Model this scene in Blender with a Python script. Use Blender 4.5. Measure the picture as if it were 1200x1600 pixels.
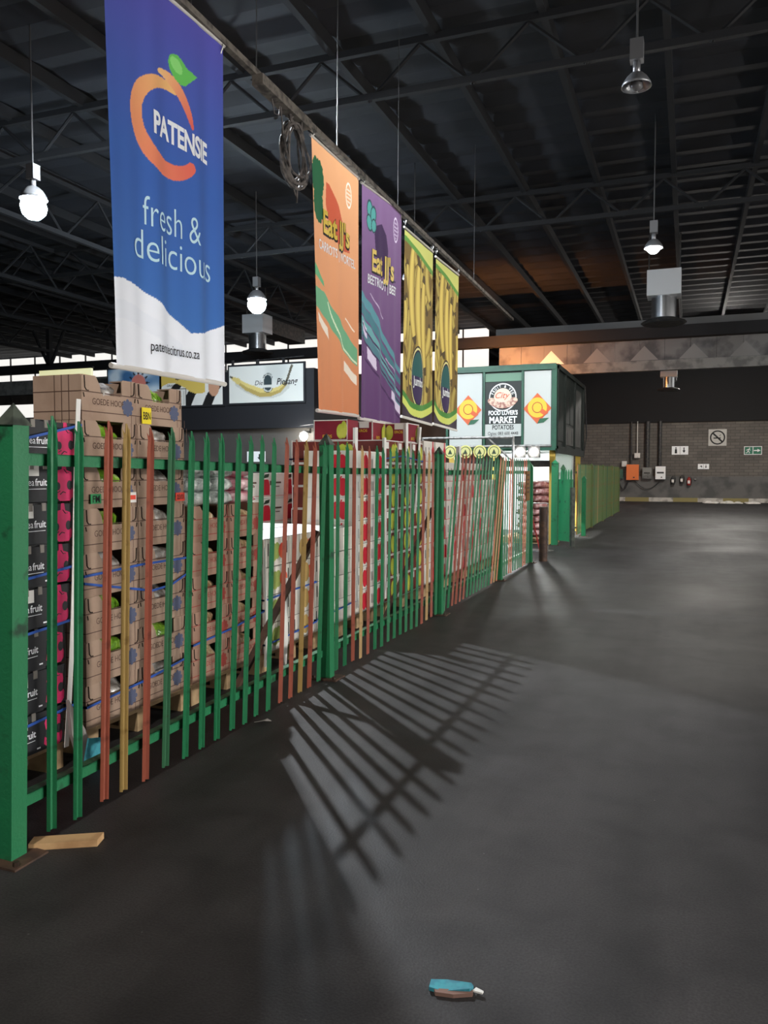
import bpy, math, random
import numpy as np
from mathutils import Vector, Matrix, noise

R = math.radians
random.seed(7)
for _o in list(bpy.data.objects):
    bpy.data.objects.remove(_o)
SC = bpy.context.scene
COL = SC.collection

# ------------------------------------------------------------------ camera, world, exposure
cd = bpy.data.cameras.new('camera')
cam = bpy.data.objects.new('camera', cd)
COL.objects.link(cam)
cam.location = (0, 0, 1.6)
cam.rotation_euler = (R(90 - 2.84), 0, R(20.8))
cd.sensor_fit = 'VERTICAL'
cd.sensor_height = 24.0
cd.lens = 24.0 * 1250.0 / 1600.0
cd.clip_end = 300
SC.camera = cam
w = bpy.data.worlds.new('hall_ambient')
SC.world = w
w.use_nodes = True
w.node_tree.nodes['Background'].inputs[0].default_value = (1.0, 0.96, 0.93, 1)
w.node_tree.nodes['Background'].inputs[1].default_value = 0.85
SC.view_settings.view_transform = 'Standard'
SC.view_settings.look = 'None'
SC.view_settings.gamma = 1.0
SC.view_settings.use_curve_mapping = False
SC.view_settings.exposure = 0.0
SC.cycles.use_denoising = True
SC.cycles.max_bounces = 8
SC.cycles.diffuse_bounces = 4

# lamp strengths (bulb radiance)
P_HALL = 19000.0        # lit high bay lamps over the stacks
P_LEFT = 620.0        # lit lamps deeper in the hall
P_FILL_NEAR = 2000.0        # unseen fill lamp added behind the camera to lift the near floor
P_FAR = 700.0        # hall lamp hidden behind the banana banners
P_AISLE = 1000.0        # lamp far down the aisle
P_FILL_RIGHT = 560.0        # unseen fill lamps added low on the right for the stack fronts
BLUE_WHITE = (0.90, 0.95, 1.0)
WARM_WHITE = (1.0, 0.95, 0.90)


# ------------------------------------------------------------------ helpers
def lin(c):
    return tuple(((v / 255.0) / 12.92 if v / 255.0 <= 0.04045 else ((v / 255.0 + 0.055) / 1.055) ** 2.4) for v in c)


def new_mat(name):
    m = bpy.data.materials.new(name)
    m.use_nodes = True
    nt = m.node_tree
    return m, nt, nt.nodes['Principled BSDF']


def mat(name, rgb, rough=0.6, metal=0.0, rgb2=None, scale=6.0, lo=0.45, hi=0.62, bump=0.0, bscale=None, spec=0.4, detail=6.0):
    m, nt, b = new_mat(name)
    b.inputs['Roughness'].default_value = rough
    b.inputs['Metallic'].default_value = metal
    b.inputs['Specular IOR Level'].default_value = spec
    b.inputs['Base Color'].default_value = lin(rgb) + (1,)
    tc = nt.nodes.new('ShaderNodeTexCoord')
    if rgb2 is not None:
        n = nt.nodes.new('ShaderNodeTexNoise')
        n.inputs['Scale'].default_value = scale
        n.inputs['Detail'].default_value = detail
        r = nt.nodes.new('ShaderNodeValToRGB')
        r.color_ramp.elements[0].position = lo
        r.color_ramp.elements[1].position = hi
        r.color_ramp.elements[0].color = lin(rgb) + (1,)
        r.color_ramp.elements[1].color = lin(rgb2) + (1,)
        nt.links.new(tc.outputs['Object'], n.inputs['Vector'])
        nt.links.new(n.outputs['Fac'], r.inputs['Fac'])
        nt.links.new(r.outputs['Color'], b.inputs['Base Color'])
    if bump:
        n2 = nt.nodes.new('ShaderNodeTexNoise')
        n2.inputs['Scale'].default_value = bscale or scale * 4
        n2.inputs['Detail'].default_value = 5
        bp = nt.nodes.new('ShaderNodeBump')
        bp.inputs['Strength'].default_value = bump
        bp.inputs['Distance'].default_value = 0.02
        nt.links.new(tc.outputs['Object'], n2.inputs['Vector'])
        nt.links.new(n2.outputs['Fac'], bp.inputs['Height'])
        nt.links.new(bp.outputs['Normal'], b.inputs['Normal'])
    return m


def glow(name, rgb, strength):
    m, nt, b = new_mat(name)
    b.inputs['Base Color'].default_value = (0.8, 0.8, 0.8, 1)
    b.inputs['Emission Color'].default_value = tuple(rgb) + (1,)
    b.inputs['Emission Strength'].default_value = strength
    return m


def attr_mat(name, rough=0.55, trans=0.0):
    """printed surface: colour comes from the print laid down in the mesh attribute"""
    m, nt, b = new_mat(name)
    a = nt.nodes.new('ShaderNodeAttribute')
    a.attribute_name = 'print'
    nt.links.new(a.outputs['Color'], b.inputs['Base Color'])
    b.inputs['Roughness'].default_value = rough
    b.inputs['Specular IOR Level'].default_value = 0.25
    if trans:
        t = nt.nodes.new('ShaderNodeBsdfTranslucent')
        nt.links.new(a.outputs['Color'], t.inputs['Color'])
        mx = nt.nodes.new('ShaderNodeMixShader')
        mx.inputs[0].default_value = trans
        nt.links.new(b.outputs[0], mx.inputs[1])
        nt.links.new(t.outputs[0], mx.inputs[2])
        nt.links.new(mx.outputs[0], nt.nodes['Material Output'].inputs['Surface'])
    return m


class MB:
    def __init__(s):
        s.v, s.f, s.m = [], [], []
        s.smooth = False

    def add(s, vs, fs, mi=0):
        o = len(s.v)
        s.v += [tuple(p) for p in vs]
        for f in fs:
            s.f.append([i + o for i in f])
            s.m.append(mi)
        return s

    def box(s, x0, x1, y0, y1, z0, z1, mi=0):
        vs = [(x0, y0, z0), (x1, y0, z0), (x1, y1, z0), (x0, y1, z0), (x0, y0, z1), (x1, y0, z1), (x1, y1, z1), (x0, y1, z1)]
        return s.add(vs, [(0, 3, 2, 1), (4, 5, 6, 7), (0, 1, 5, 4), (1, 2, 6, 5), (2, 3, 7, 6), (3, 0, 4, 7)], mi)

    def prism(s, poly, fn, d0, d1, mi=0):
        """poly of 2D points, fn(a,b,d)->xyz, extruded d0..d1"""
        n = len(poly)
        vs = [fn(a, b, d0) for a, b in poly] + [fn(a, b, d1) for a, b in poly]
        fs = [tuple(range(n))[::-1], tuple(range(n, 2 * n))] + [(i, (i + 1) % n, n + (i + 1) % n, n + i) for i in range(n)]
        return s.add(vs, fs, mi)

    def flat(s, poly, fn, d=0.0, mi=0):
        return s.add([fn(a, b, d) for a, b in poly], [tuple(range(len(poly)))], mi)

    def cyl(s, p0, p1, r0, r1=None, n=12, mi=0, caps=True):
        r1 = r0 if r1 is None else r1
        p0, p1 = Vector(p0), Vector(p1)
        d = (p1 - p0).normalized()
        u = d.orthogonal().normalized()
        v = d.cross(u)
        ring = [u * math.cos(2 * math.pi * i / n) + v * math.sin(2 * math.pi * i / n) for i in range(n)]
        vs = [p0 + q * r0 for q in ring] + [p1 + q * r1 for q in ring]
        fs = [(i, (i + 1) % n, n + (i + 1) % n, n + i) for i in range(n)]
        if caps:
            fs += [tuple(range(n))[::-1], tuple(range(n, 2 * n))]
        return s.add(vs, fs, mi)

    def tube(s, pts, r, n=6, mi=0, closed=False):
        pts = [Vector(p) for p in pts]
        N = len(pts)
        vs, fs = [], []
        u = None
        for i in range(N):
            a = pts[i - 1] if (i > 0 or closed) else pts[i]
            b = pts[(i + 1) % N] if (i < N - 1 or closed) else pts[i]
            d = (b - a).normalized()
            if u is None:
                u = d.orthogonal().normalized()
            u = (u - d * u.dot(d)).normalized()
            v = d.cross(u)
            vs += [pts[i] + (u * math.cos(2 * math.pi * k / n) + v * math.sin(2 * math.pi * k / n)) * r for k in range(n)]
        M = N if closed else N - 1
        for i in range(M):
            j = (i + 1) % N
            fs += [(i * n + k, i * n + (k + 1) % n, j * n + (k + 1) % n, j * n + k) for k in range(n)]
        if not closed:
            fs += [tuple(range(n))[::-1], tuple(range((N - 1) * n, N * n))]
        return s.add(vs, fs, mi)

    def lathe(s, prof, n=20, mi=0, c=(0, 0, 0)):
        vs, fs = [], []
        for r, z in prof:
            vs += [(c[0] + r * math.cos(2 * math.pi * k / n), c[1] + r * math.sin(2 * math.pi * k / n), c[2] + z) for k in range(n)]
        for i in range(len(prof) - 1):
            fs += [(i * n + k, i * n + (k + 1) % n, (i + 1) * n + (k + 1) % n, (i + 1) * n + k) for k in range(n)]
        return s.add(vs, fs, mi)

    def text(s, st, size, fn, d=0.0, mi=0, bold=0.0, xs=1.0, shear=0.0, cx=True, spacing=1.0):
        vs, fs = text_shape(st, bold, shear, spacing)
        x0, x1 = min(p[0] for p in vs), max(p[0] for p in vs)
        ox = (x0 + x1) / 2 if cx else x0
        return s.add([fn((p[0] - ox) * size * xs, p[1] * size, d) for p in vs], fs, mi)

    def mesh(s, name, mats):
        me = bpy.data.meshes.new(name)
        me.from_pydata([tuple(p) for p in s.v], [], s.f)
        for m in (mats if isinstance(mats, (list, tuple)) else [mats]):
            me.materials.append(m)
        me.polygons.foreach_set('material_index', s.m)
        if s.smooth:
            me.polygons.foreach_set('use_smooth', [True] * len(s.f))
        me.update()
        return me

    def build(s, name, mats, parent=None, loc=None, rot=None):
        return put(name, s.mesh(name, mats), parent, loc, rot)


def put(name, me, parent=None, loc=None, rot=None):
    o = bpy.data.objects.new(name, me)
    COL.objects.link(o)
    if parent is not None:
        o.parent = parent
    if loc is not None:
        o.location = loc
    if rot is not None:
        o.rotation_euler = rot
    return o


_tx = {}


def text_shape(st, bold, shear, spacing):
    k = (st, bold, shear, spacing)
    if k not in _tx:
        c = bpy.data.curves.new('lettering', 'FONT')
        c.body = st
        c.offset = bold
        c.shear = shear
        c.space_character = spacing
        c.resolution_u = 4
        o = bpy.data.objects.new('lettering', c)
        COL.objects.link(o)
        dg = bpy.context.evaluated_depsgraph_get()
        me = bpy.data.meshes.new_from_object(o.evaluated_get(dg))
        _tx[k] = ([tuple(v.co) for v in me.vertices], [tuple(p.vertices) for p in me.polygons])
        bpy.data.meshes.remove(me)
        bpy.data.objects.remove(o)
        bpy.data.curves.remove(c)
    return _tx[k]


def tag(o, label, cat, group=None):
    o['label'] = label
    o['category'] = cat
    if group:
        o['group'] = group
    return o


def thing(name, label, cat, loc=(0, 0, 0), rot=(0, 0, 0), group=None):
    o = put(name, None, None, loc, rot)
    return tag(o, label, cat, group)


def struct(o):
    o['kind'] = 'structure'
    return o


def dup(root, loc, rot=(0, 0, 0), label=None, group=None):
    r = root.copy()
    COL.objects.link(r)
    r.location = loc
    r.rotation_euler = rot
    if label:
        r['label'] = label
    if group:
        r['group'] = group
    for ch in list(root.children):
        c = ch.copy()
        COL.objects.link(c)
        c.parent = r
        for g in list(ch.children):
            d = g.copy()
            COL.objects.link(d)
            d.parent = c
    return r


# print mapping functions: (across, up, out) -> local xyz
def FX(y0=0.0, z0=0.0, x0=0.0):                 # faces +x, seen from the driveway
    return lambda a, b, d: (x0 + d, y0 + a, z0 + b)


def FY(x0=0.0, z0=0.0, y0=0.0):                 # faces -y, seen from the camera's end
    return lambda a, b, d: (x0 + a, y0 - d, z0 + b)


def ell(cx, cy, rx, ry, n=24, a0=0.0, a1=360.0, rot=0.0):
    c, s = math.cos(R(rot)), math.sin(R(rot))
    out = []
    for i in range(n):
        t = R(a0 + (a1 - a0) * i / (n if abs(a1 - a0) >= 359.9 else n - 1))
        x, y = rx * math.cos(t), ry * math.sin(t)
        out.append((cx + x * c - y * s, cy + x * s + y * c))
    return out


ORD = ['first', 'second', 'third', 'fourth', 'fifth', 'sixth', 'seventh', 'eighth', 'ninth', 'tenth', 'eleventh', 'twelfth',
       'thirteenth', 'fourteenth', 'fifteenth', 'sixteenth', 'seventeenth', 'eighteenth']


def from_top(i, n):
    return 'topmost' if i == n - 1 else (ORD[n - 1 - i] + ' from the top')


# ------------------------------------------------------------------ materials
M = {}
M['green'] = mat('green_paint', (36, 116, 75), 0.42, rgb2=(30, 62, 44), scale=9, lo=0.60, hi=0.72, bump=0.15, bscale=60)
M['green_dull'] = mat('dull_green_paint', (52, 104, 72), 0.5, rgb2=(70, 52, 36), scale=12, lo=0.62, hi=0.75)
M['olive'] = mat('olive_green_paint', (100, 122, 72), 0.5, rgb2=(120, 106, 66), scale=7, lo=0.5, hi=0.7)
M['red_paint'] = mat('faded_red_paint', (146, 78, 60), 0.5, rgb2=(96, 48, 38), scale=11, lo=0.56, hi=0.74)
M['orange_paint'] = mat('orange_paint', (186, 120, 84), 0.5, rgb2=(120, 66, 40), scale=11, lo=0.56, hi=0.74)
M['yellow_paint'] = mat('mustard_paint', (156, 130, 76), 0.5, rgb2=(104, 78, 36), scale=11, lo=0.56, hi=0.74)
M['tan_paint'] = mat('tan_paint', (178, 148, 100), 0.5, rgb2=(120, 96, 60), scale=11, lo=0.58, hi=0.75)
M['dark_cap'] = mat('weathered_cap', (70, 78, 68), 0.6, rgb2=(44, 50, 44), scale=14)
M['bolt'] = mat('rusty_bolt', (58, 46, 38), 0.6, 0.4)
M['rust'] = mat('rusty_brown_steel', (66, 52, 46), 0.6, 0.2, rgb2=(92, 70, 58), scale=10)
M['steel'] = mat('galvanised_steel', (150, 150, 148), 0.4, 0.7, rgb2=(110, 110, 108), scale=14)
M['ductpaint'] = mat('pale_duct_paint', (186, 188, 190), 0.5)
M['shiny'] = mat('shiny_duct', (196, 198, 200), 0.22, 0.95)
M['darksteel'] = mat('dark_steel', (52, 52, 54), 0.55, 0.4, rgb2=(74, 72, 68), scale=9)
M['dustrail'] = mat('dusty_steel', (118, 112, 104), 0.7, 0.2, rgb2=(74, 70, 66), scale=10)
M['roof'] = mat('dark_roof_sheet', (38, 40, 46), 0.8, rgb2=(28, 30, 34), scale=0.8)
M['truss'] = mat('dark_truss_paint', (24, 25, 28), 0.8, 0.0)
M['black'] = mat('black_board', (26, 26, 30), 0.6)
M['greywall'] = mat('grey_brown_render', (92, 86, 80), 0.8, rgb2=(78, 74, 70), scale=1.2)
M['officewall'] = mat('office_wall_paint', (74, 70, 66), 0.8, rgb2=(62, 59, 56), scale=1.2)
M['concrete'] = mat('grey_concrete', (126, 126, 122), 0.8, rgb2=(96, 96, 94), scale=3)
M['white'] = mat('white_board', (226, 228, 228), 0.5)
M['offwhite'] = mat('off_white_plastic', (205, 202, 196), 0.5)
M['paper'] = mat('white_paper', (224, 224, 220), 0.7)
M['kraft'] = mat('brown_cardboard', (166, 142, 124), 0.8, rgb2=(154, 130, 112), scale=3.5, bump=0.1, bscale=30)
M['kraft_in'] = mat('inner_cardboard', (110, 86, 68), 0.85)
M['kraftline'] = mat('brown_print', (92, 70, 60), 0.8)
M['crest'] = mat('blue_grey_print', (84, 92, 118), 0.8)
M['redprint'] = mat('red_brown_print', (150, 66, 58), 0.8)
M['kraft_red'] = mat('reddish_cardboard', (162, 130, 112), 0.8, rgb2=(148, 116, 98), scale=3.5)
M['slit'] = mat('dark_slit', (36, 26, 20), 0.9)
M['blackbox'] = mat('black_carton_print', (34, 36, 40), 0.5, rgb2=(42, 45, 48), scale=3)
M['pink'] = mat('pink_print', (214, 46, 106), 0.5, rgb2=(192, 38, 92), scale=8)
M['greytab'] = mat('grey_board_tab', (128, 124, 118), 0.7)
M['whitebox'] = mat('white_cardboard', (226, 222, 214), 0.6, rgb2=(208, 204, 196), scale=2.5)
M['greyprint'] = mat('pale_grey_print', (182, 176, 168), 0.7)
M['greyboard'] = mat('grey_cardboard', (132, 128, 124), 0.8)
M['tomato'] = mat('red_fruit_print', (206, 74, 52), 0.6, rgb2=(222, 112, 70), scale=9)
M['pear'] = mat('green_fruit_print', (140, 156, 80), 0.6, rgb2=(168, 176, 96), scale=9)
M['mango'] = mat('mango_print', (190, 158, 96), 0.6, rgb2=(168, 142, 84), scale=9)
M['crimson'] = mat('crimson_print', (196, 30, 52), 0.5)
M['maroon'] = mat('maroon_print', (126, 30, 48), 0.5, rgb2=(140, 36, 54), scale=3)
M['apple'] = mat('apple_green_print', (176, 190, 62), 0.5, rgb2=(198, 200, 84), scale=6)
M['darkred'] = mat('brown_red_print', (112, 44, 38), 0.5, rgb2=(96, 38, 34), scale=4)
M['leafdark'] = mat('dark_leaf_print', (44, 62, 46), 0.6)
M['yprint'] = mat('yellow_print', (228, 196, 60), 0.5)
M['ytag'] = mat('yellow_tag', (236, 214, 40), 0.6)
M['gtag'] = mat('green_tag', (44, 140, 84), 0.6)
M['rtag'] = mat('red_tag', (226, 74, 56), 0.6)
M['ink'] = mat('black_ink', (16, 16, 18), 0.7)
M['pine'] = mat('pale_pine', (196, 160, 116), 0.7, rgb2=(170, 132, 92), scale=7)
M['pallet'] = mat('pallet_wood', (176, 150, 114), 0.8, rgb2=(140, 116, 86), scale=6)
M['strap'] = mat('blue_strap', (44, 86, 170), 0.45)
M['litterblue'] = mat('torn_blue_card', (60, 150, 164), 0.7, rgb2=(52, 128, 146), scale=30)
M['litterbrown'] = mat('torn_card_edge', (128, 100, 90), 0.8)
M['cabin'] = mat('dark_green_cabin', (40, 84, 66), 0.45, rgb2=(34, 72, 58), scale=4)
M['panelwhite'] = mat('greyed_white_panel', (180, 186, 184), 0.5)  # white toned down evenly for the cabin sign panels
M['dimpane'] = mat('grimy_grey_pane', (92, 92, 88), 0.5, rgb2=(66, 66, 64), scale=3)
M['cabin_dark'] = mat('blackish_green_cabin', (26, 34, 31), 0.5, rgb2=(34, 42, 38), scale=3)  # blackish green for body and long side, darker than the front frame
M['cabin_pale'] = mat('pale_green_panel', (96, 132, 112), 0.5)
M['diamond'] = mat('terracotta_print', (196, 92, 52), 0.5)
M['citrus'] = mat('amber_print', (240, 180, 56), 0.5)
M['leafg'] = mat('leaf_green_print', (40, 92, 66), 0.5)
M['poster'] = mat('black_green_poster', (28, 36, 34), 0.5)
M['cream'] = mat('cream_print', (214, 196, 180), 0.5)
M['fruitmix'] = mat('fruit_photo_print', (150, 104, 96), 0.6, rgb2=(216, 190, 170), scale=16, lo=0.4, hi=0.6)
M['orangebox'] = mat('orange_enamel', (216, 112, 50), 0.45)
M['exitgreen'] = mat('exit_green', (34, 104, 78), 0.5)
M['extred'] = mat('extinguisher_red', (140, 34, 30), 0.4)
M['cable'] = mat('dusty_black_cable', (104, 98, 94), 0.75, rgb2=(58, 55, 54), scale=14)
M['wire'] = mat('thin_wire', (80, 80, 82), 0.5, 0.5)
M['bulb_hall'] = glow('bulb_hall', BLUE_WHITE, P_HALL)
M['bulb_far'] = glow('bulb_far', BLUE_WHITE, P_FAR)
M['bulb_left'] = glow('bulb_left', (.72, .87, 1.0), P_LEFT)
M['bulb_aisle'] = glow('bulb_aisle', (1.0, 0.97, 0.92), P_AISLE)
M['bulb_fill_near'] = glow('bulb_fill_near', (1.0, .93, .86), P_FILL_NEAR)
M['bulb_fill_bay'] = glow('bulb_fill_bay', (1.0, .95, .88), 2300.0)
M['bulb_fill_right'] = glow('bulb_fill_right', WARM_WHITE, P_FILL_RIGHT)
M['bulb_off'] = mat('unlit_bulb', (90, 90, 92), 0.25)
M['bulb_fill_strip'] = glow('bulb_fill_strip', (0.95, 1.0, 0.97), 1000.0)
M['bulb_small'] = glow('bulb_small', (1.0, 0.98, 0.9), 110.0)
M['bulb_cabin'] = glow('bulb_cabin', (1.0, 0.98, 0.92), 150.0)
M['bulb_orange'] = glow('bulb_orange', (1.0, 0.36, 0.10), 2000.0)
M['skylight'] = glow('lit_clerestory', (1.0, 0.98, 0.93), 0.95)
M['signlit'] = glow('lit_yellow_sign', (0.93, 0.9, 0.35), 0.6)
M['shade'] = mat('grey_lamp_shade', (140, 142, 146), 0.35, 0.6)
def sheet_mat():
    m, nt, b = new_mat('white_translucent_sheet')
    b.inputs['Base Color'].default_value = (.75, .8, .77, 1)
    t_ = nt.nodes.new('ShaderNodeBsdfTranslucent')
    t_.inputs['Color'].default_value = (.75, .8, .77, 1)
    x_ = nt.nodes.new('ShaderNodeMixShader')
    nt.links.new(b.outputs[0], x_.inputs[1])
    nt.links.new(t_.outputs[0], x_.inputs[2])
    nt.links.new(x_.outputs[0], nt.nodes['Material Output'].inputs['Surface'])
    return m


M['sheet'] = sheet_mat()
M['cloth'] = attr_mat('printed_cloth', 0.7, 0.12)
M['board'] = attr_mat('printed_board', 0.5)
M['ltext'] = mat('white_lettering', (236, 240, 244), 0.6)
M['ptext'] = mat('pale_blue_lettering', (190, 226, 238), 0.6)


def plastic(name, c1, c2, c3, scale=9):
    m, nt, b = new_mat(name)
    tc = nt.nodes.new('ShaderNodeTexCoord')
    n = nt.nodes.new('ShaderNodeTexNoise')
    n.inputs['Scale'].default_value = scale
    n.inputs['Detail'].default_value = 5
    r = nt.nodes.new('ShaderNodeValToRGB')
    r.color_ramp.elements[0].position = 0.38
    r.color_ramp.elements[1].position = 0.66
    r.color_ramp.elements[0].color = lin(c1) + (1,)
    r.color_ramp.elements[1].color = lin(c3) + (1,)
    e = r.color_ramp.elements.new(0.52)
    e.color = lin(c2) + (1,)
    nt.links.new(tc.outputs['Object'], n.inputs['Vector'])
    nt.links.new(n.outputs['Fac'], r.inputs['Fac'])
    nt.links.new(r.outputs['Color'], b.inputs['Base Color'])
    b.inputs['Roughness'].default_value = 0.22
    b.inputs['Coat Weight'].default_value = 0.6
    b.inputs['Coat Roughness'].default_value = 0.12
    n2 = nt.nodes.new('ShaderNodeTexNoise')
    n2.inputs['Scale'].default_value = scale * 3
    bp = nt.nodes.new('ShaderNodeBump')
    bp.inputs['Strength'].default_value = 0.7
    bp.inputs['Distance'].default_value = 0.02
    nt.links.new(tc.outputs['Object'], n2.inputs['Vector'])
    nt.links.new(n2.outputs['Fac'], bp.inputs['Height'])
    nt.links.new(bp.outputs['Normal'], b.inputs['Normal'])
    return m


M['lettuce'] = plastic('bagged_green', (96, 146, 34), (156, 208, 70), (222, 238, 170), 10)
M['clearbag'] = plastic('clear_bag', (120, 112, 104), (176, 172, 166), (226, 226, 224), 12)
M['potato'] = plastic('pale_roots', (150, 118, 84), (214, 192, 150), (234, 224, 200), 10)
M['silverbag'] = plastic('silver_bag', (120, 128, 126), (196, 206, 202), (240, 244, 242), 12)
M['pinkbag'] = plastic('pink_bag', (150, 70, 88), (196, 110, 128), (226, 190, 196), 8)
M['redsack'] = plastic('red_net_sack', (110, 62, 60), (168, 110, 106), (214, 180, 174), 7)


def floor_mat():
    m, nt, b = new_mat('worn_asphalt')
    tc = nt.nodes.new('ShaderNodeTexCoord')

    def ns(scale, det=5.0, dist=0.0, vec=None):
        n = nt.nodes.new('ShaderNodeTexNoise')
        n.inputs['Scale'].default_value = scale
        n.inputs['Detail'].default_value = det
        n.inputs['Distortion'].default_value = dist
        nt.links.new(vec or tc.outputs['Object'], n.inputs['Vector'])
        return n

    def ramp(src, p0, c0, p1, c1):
        r = nt.nodes.new('ShaderNodeValToRGB')
        r.color_ramp.elements[0].position = p0
        r.color_ramp.elements[1].position = p1
        r.color_ramp.elements[0].color = lin(c0) + (1,)
        r.color_ramp.elements[1].color = lin(c1) + (1,)
        nt.links.new(src, r.inputs['Fac'])
        return r.outputs['Color']

    def mixc(a_, b_, fac, mode='MULTIPLY'):
        mx = nt.nodes.new('ShaderNodeMix')
        mx.data_type = 'RGBA'
        mx.blend_type = mode
        if isinstance(fac, float):
            mx.inputs['Factor'].default_value = fac
        else:
            nt.links.new(fac, mx.inputs['Factor'])
        nt.links.new(a_, mx.inputs['A'])
        nt.links.new(b_, mx.inputs['B'])
        return mx.outputs['Result']
    mp = nt.nodes.new('ShaderNodeMapping')          # tyre tracks run along the driveway
    mp.inputs['Scale'].default_value = (1.0, 0.10, 1.0)
    nt.links.new(tc.outputs['Object'], mp.inputs['Vector'])
    big, mid, trk, fine = ns(0.5, 7, 0.8), ns(3.2, 6, 0.3), ns(2.4, 5, 0.5, mp.outputs['Vector']), ns(110, 4)
    c = ramp(big.outputs['Fac'], 0.30, (45, 44, 45), 0.70, (66, 64, 64))
    c = mixc(c, ramp(trk.outputs['Fac'], 0.35, (196, 196, 196), 0.62, (255, 255, 255)), 0.8)
    c = mixc(c, ramp(mid.outputs['Fac'], 0.30, (188, 188, 190), 0.60, (255, 255, 255)), 0.7)
    c = mixc(c, fine.outputs['Fac'], 0.6, 'OVERLAY')
    vo = nt.nodes.new('ShaderNodeTexVoronoi')       # scattered pale grit
    vo.inputs['Scale'].default_value = 7.0
    nt.links.new(tc.outputs['Object'], vo.inputs['Vector'])
    c = mixc(c, ramp(vo.outputs['Distance'], 0.0, (150, 148, 146), 0.035, (0, 0, 0)), 0.35, 'ADD')
    st = ns(1.9, 3, 0.2)
    c = mixc(c, ramp(st.outputs['Fac'], 0.70, (255, 255, 255), 0.76, (140, 138, 140)), 0.8)
    nt.links.new(c, b.inputs['Base Color'])
    rr = nt.nodes.new('ShaderNodeMapRange')
    rr.inputs['To Min'].default_value = 0.40
    rr.inputs['To Max'].default_value = 0.75
    nt.links.new(big.outputs['Fac'], rr.inputs['Value'])
    nt.links.new(rr.outputs['Result'], b.inputs['Roughness'])
    b.inputs['Specular IOR Level'].default_value = 0.18
    bp = nt.nodes.new('ShaderNodeBump')
    bp.inputs['Strength'].default_value = 0.35
    bp.inputs['Distance'].default_value = 0.004
    nt.links.new(fine.outputs['Fac'], bp.inputs['Height'])
    nt.links.new(bp.outputs['Normal'], b.inputs['Normal'])
    return m


def brick_mat():
    m, nt, b = new_mat('painted_grey_brick')
    tc = nt.nodes.new('ShaderNodeTexCoord')
    mp = nt.nodes.new('ShaderNodeMapping')
    mp.inputs['Rotation'].default_value = (R(90), 0, 0)
    br = nt.nodes.new('ShaderNodeTexBrick')
    br.inputs['Scale'].default_value = 1.0
    br.inputs['Brick Width'].default_value = 0.46
    br.inputs['Row Height'].default_value = 0.16
    br.inputs['Mortar Size'].default_value = 0.014
    br.inputs['Color1'].default_value = lin((118, 112, 104)) + (1,)
    br.inputs['Color2'].default_value = lin((104, 99, 93)) + (1,)
    br.inputs['Mortar'].default_value = lin((84, 80, 76)) + (1,)
    n = nt.nodes.new('ShaderNodeTexNoise')
    n.inputs['Scale'].default_value = 0.7
    n.inputs['Detail'].default_value = 6
    mx = nt.nodes.new('ShaderNodeMix')
    mx.data_type = 'RGBA'
    mx.blend_type = 'MULTIPLY'
    mx.inputs['Factor'].default_value = 0.7
    nt.links.new(tc.outputs['Object'], mp.inputs['Vector'])
    nt.links.new(mp.outputs['Vector'], br.inputs['Vector'])
    nt.links.new(tc.outputs['Object'], n.inputs['Vector'])
    nt.links.new(br.outputs['Color'], mx.inputs['A'])
    nt.links.new(n.outputs['Fac'], mx.inputs['B'])
    nt.links.new(mx.outputs['Result'], b.inputs['Base Color'])
    b.inputs['Roughness'].default_value = 0.8
    return m


# ------------------------------------------------------------------ the hall
XL, XR, YB, YF, ZC = -44.0, 12.0, 46.5, -9.0, 8.2
struct(MB().add([(XL, YF, 0), (XR + 12, YF, 0), (XR + 12, YB + 4, 0), (XL, YB + 4, 0)], [(0, 1, 2, 3)]).build('floor', floor_mat()))
# ceiling: corrugated sheet, ridges along x
b = MB()
ny = int((YB - YF) / 0.42)
vs, fs = [], []
for i in range(ny + 1):
    z = ZC + (0.05 if i % 2 else 0.0)
    y = YF + (YB - YF) * i / ny
    vs += [(XL, y, z), (XR, y, z)]
for i in range(ny):
    fs.append((2 * i, 2 * i + 1, 2 * i + 3, 2 * i + 2))
struct(b.add(vs, fs).build('ceiling', M['roof']))
struct(MB().box(XL, XR + 12, YB, YB + 0.25, 0, 4.33).build('wall_back', brick_mat()))
struct(MB().box(XL, XR + 12, YB - 0.15, YB + 0.25, 4.33, ZC).build('wall_back_upper', mat('shaded_upper_wall', (15, 15, 17), 0.8)))  # near-black colour carries the shade of the far bay
struct(MB().box(XL, XR + 12, YB - 0.12, YB, 0.22, 1.38).build('trim_1', mat('grey_plinth', (92, 91, 89), 0.8, rgb2=(72, 72, 71), scale=1.4)))
b = MB()
x = -12.0
k = 0
while x < 20:
    b.box(x, x + 1.25, YB - 0.3, YB - 0.12, 0, 0.22, k % 2)
    x += 1.25
    k += 1
struct(b.build('baseboard_back', [mat('white_kerb', (176, 172, 164), 0.7, rgb2=(120, 118, 112), scale=4), mat('yellow_kerb', (128, 118, 74), 0.7)]))
struct(MB().box(XL - 0.2, XL, YF, YB, 0, ZC).build('wall_left', M['greywall']))
struct(MB().box(XL, XR + 12, YF - 0.2, YF, 0, ZC).build('wall_front', M['greywall']))

# roof steel: purlins along the hall, lattice girders across and along
for i in range(26):
    x = 7.6 - 1.6 * i
    struct(MB().box(x - 0.05, x + 0.05, YF, YB - 0.2, ZC - 0.24, ZC - 0.02).build('roof_purlin', M['truss']))


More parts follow.
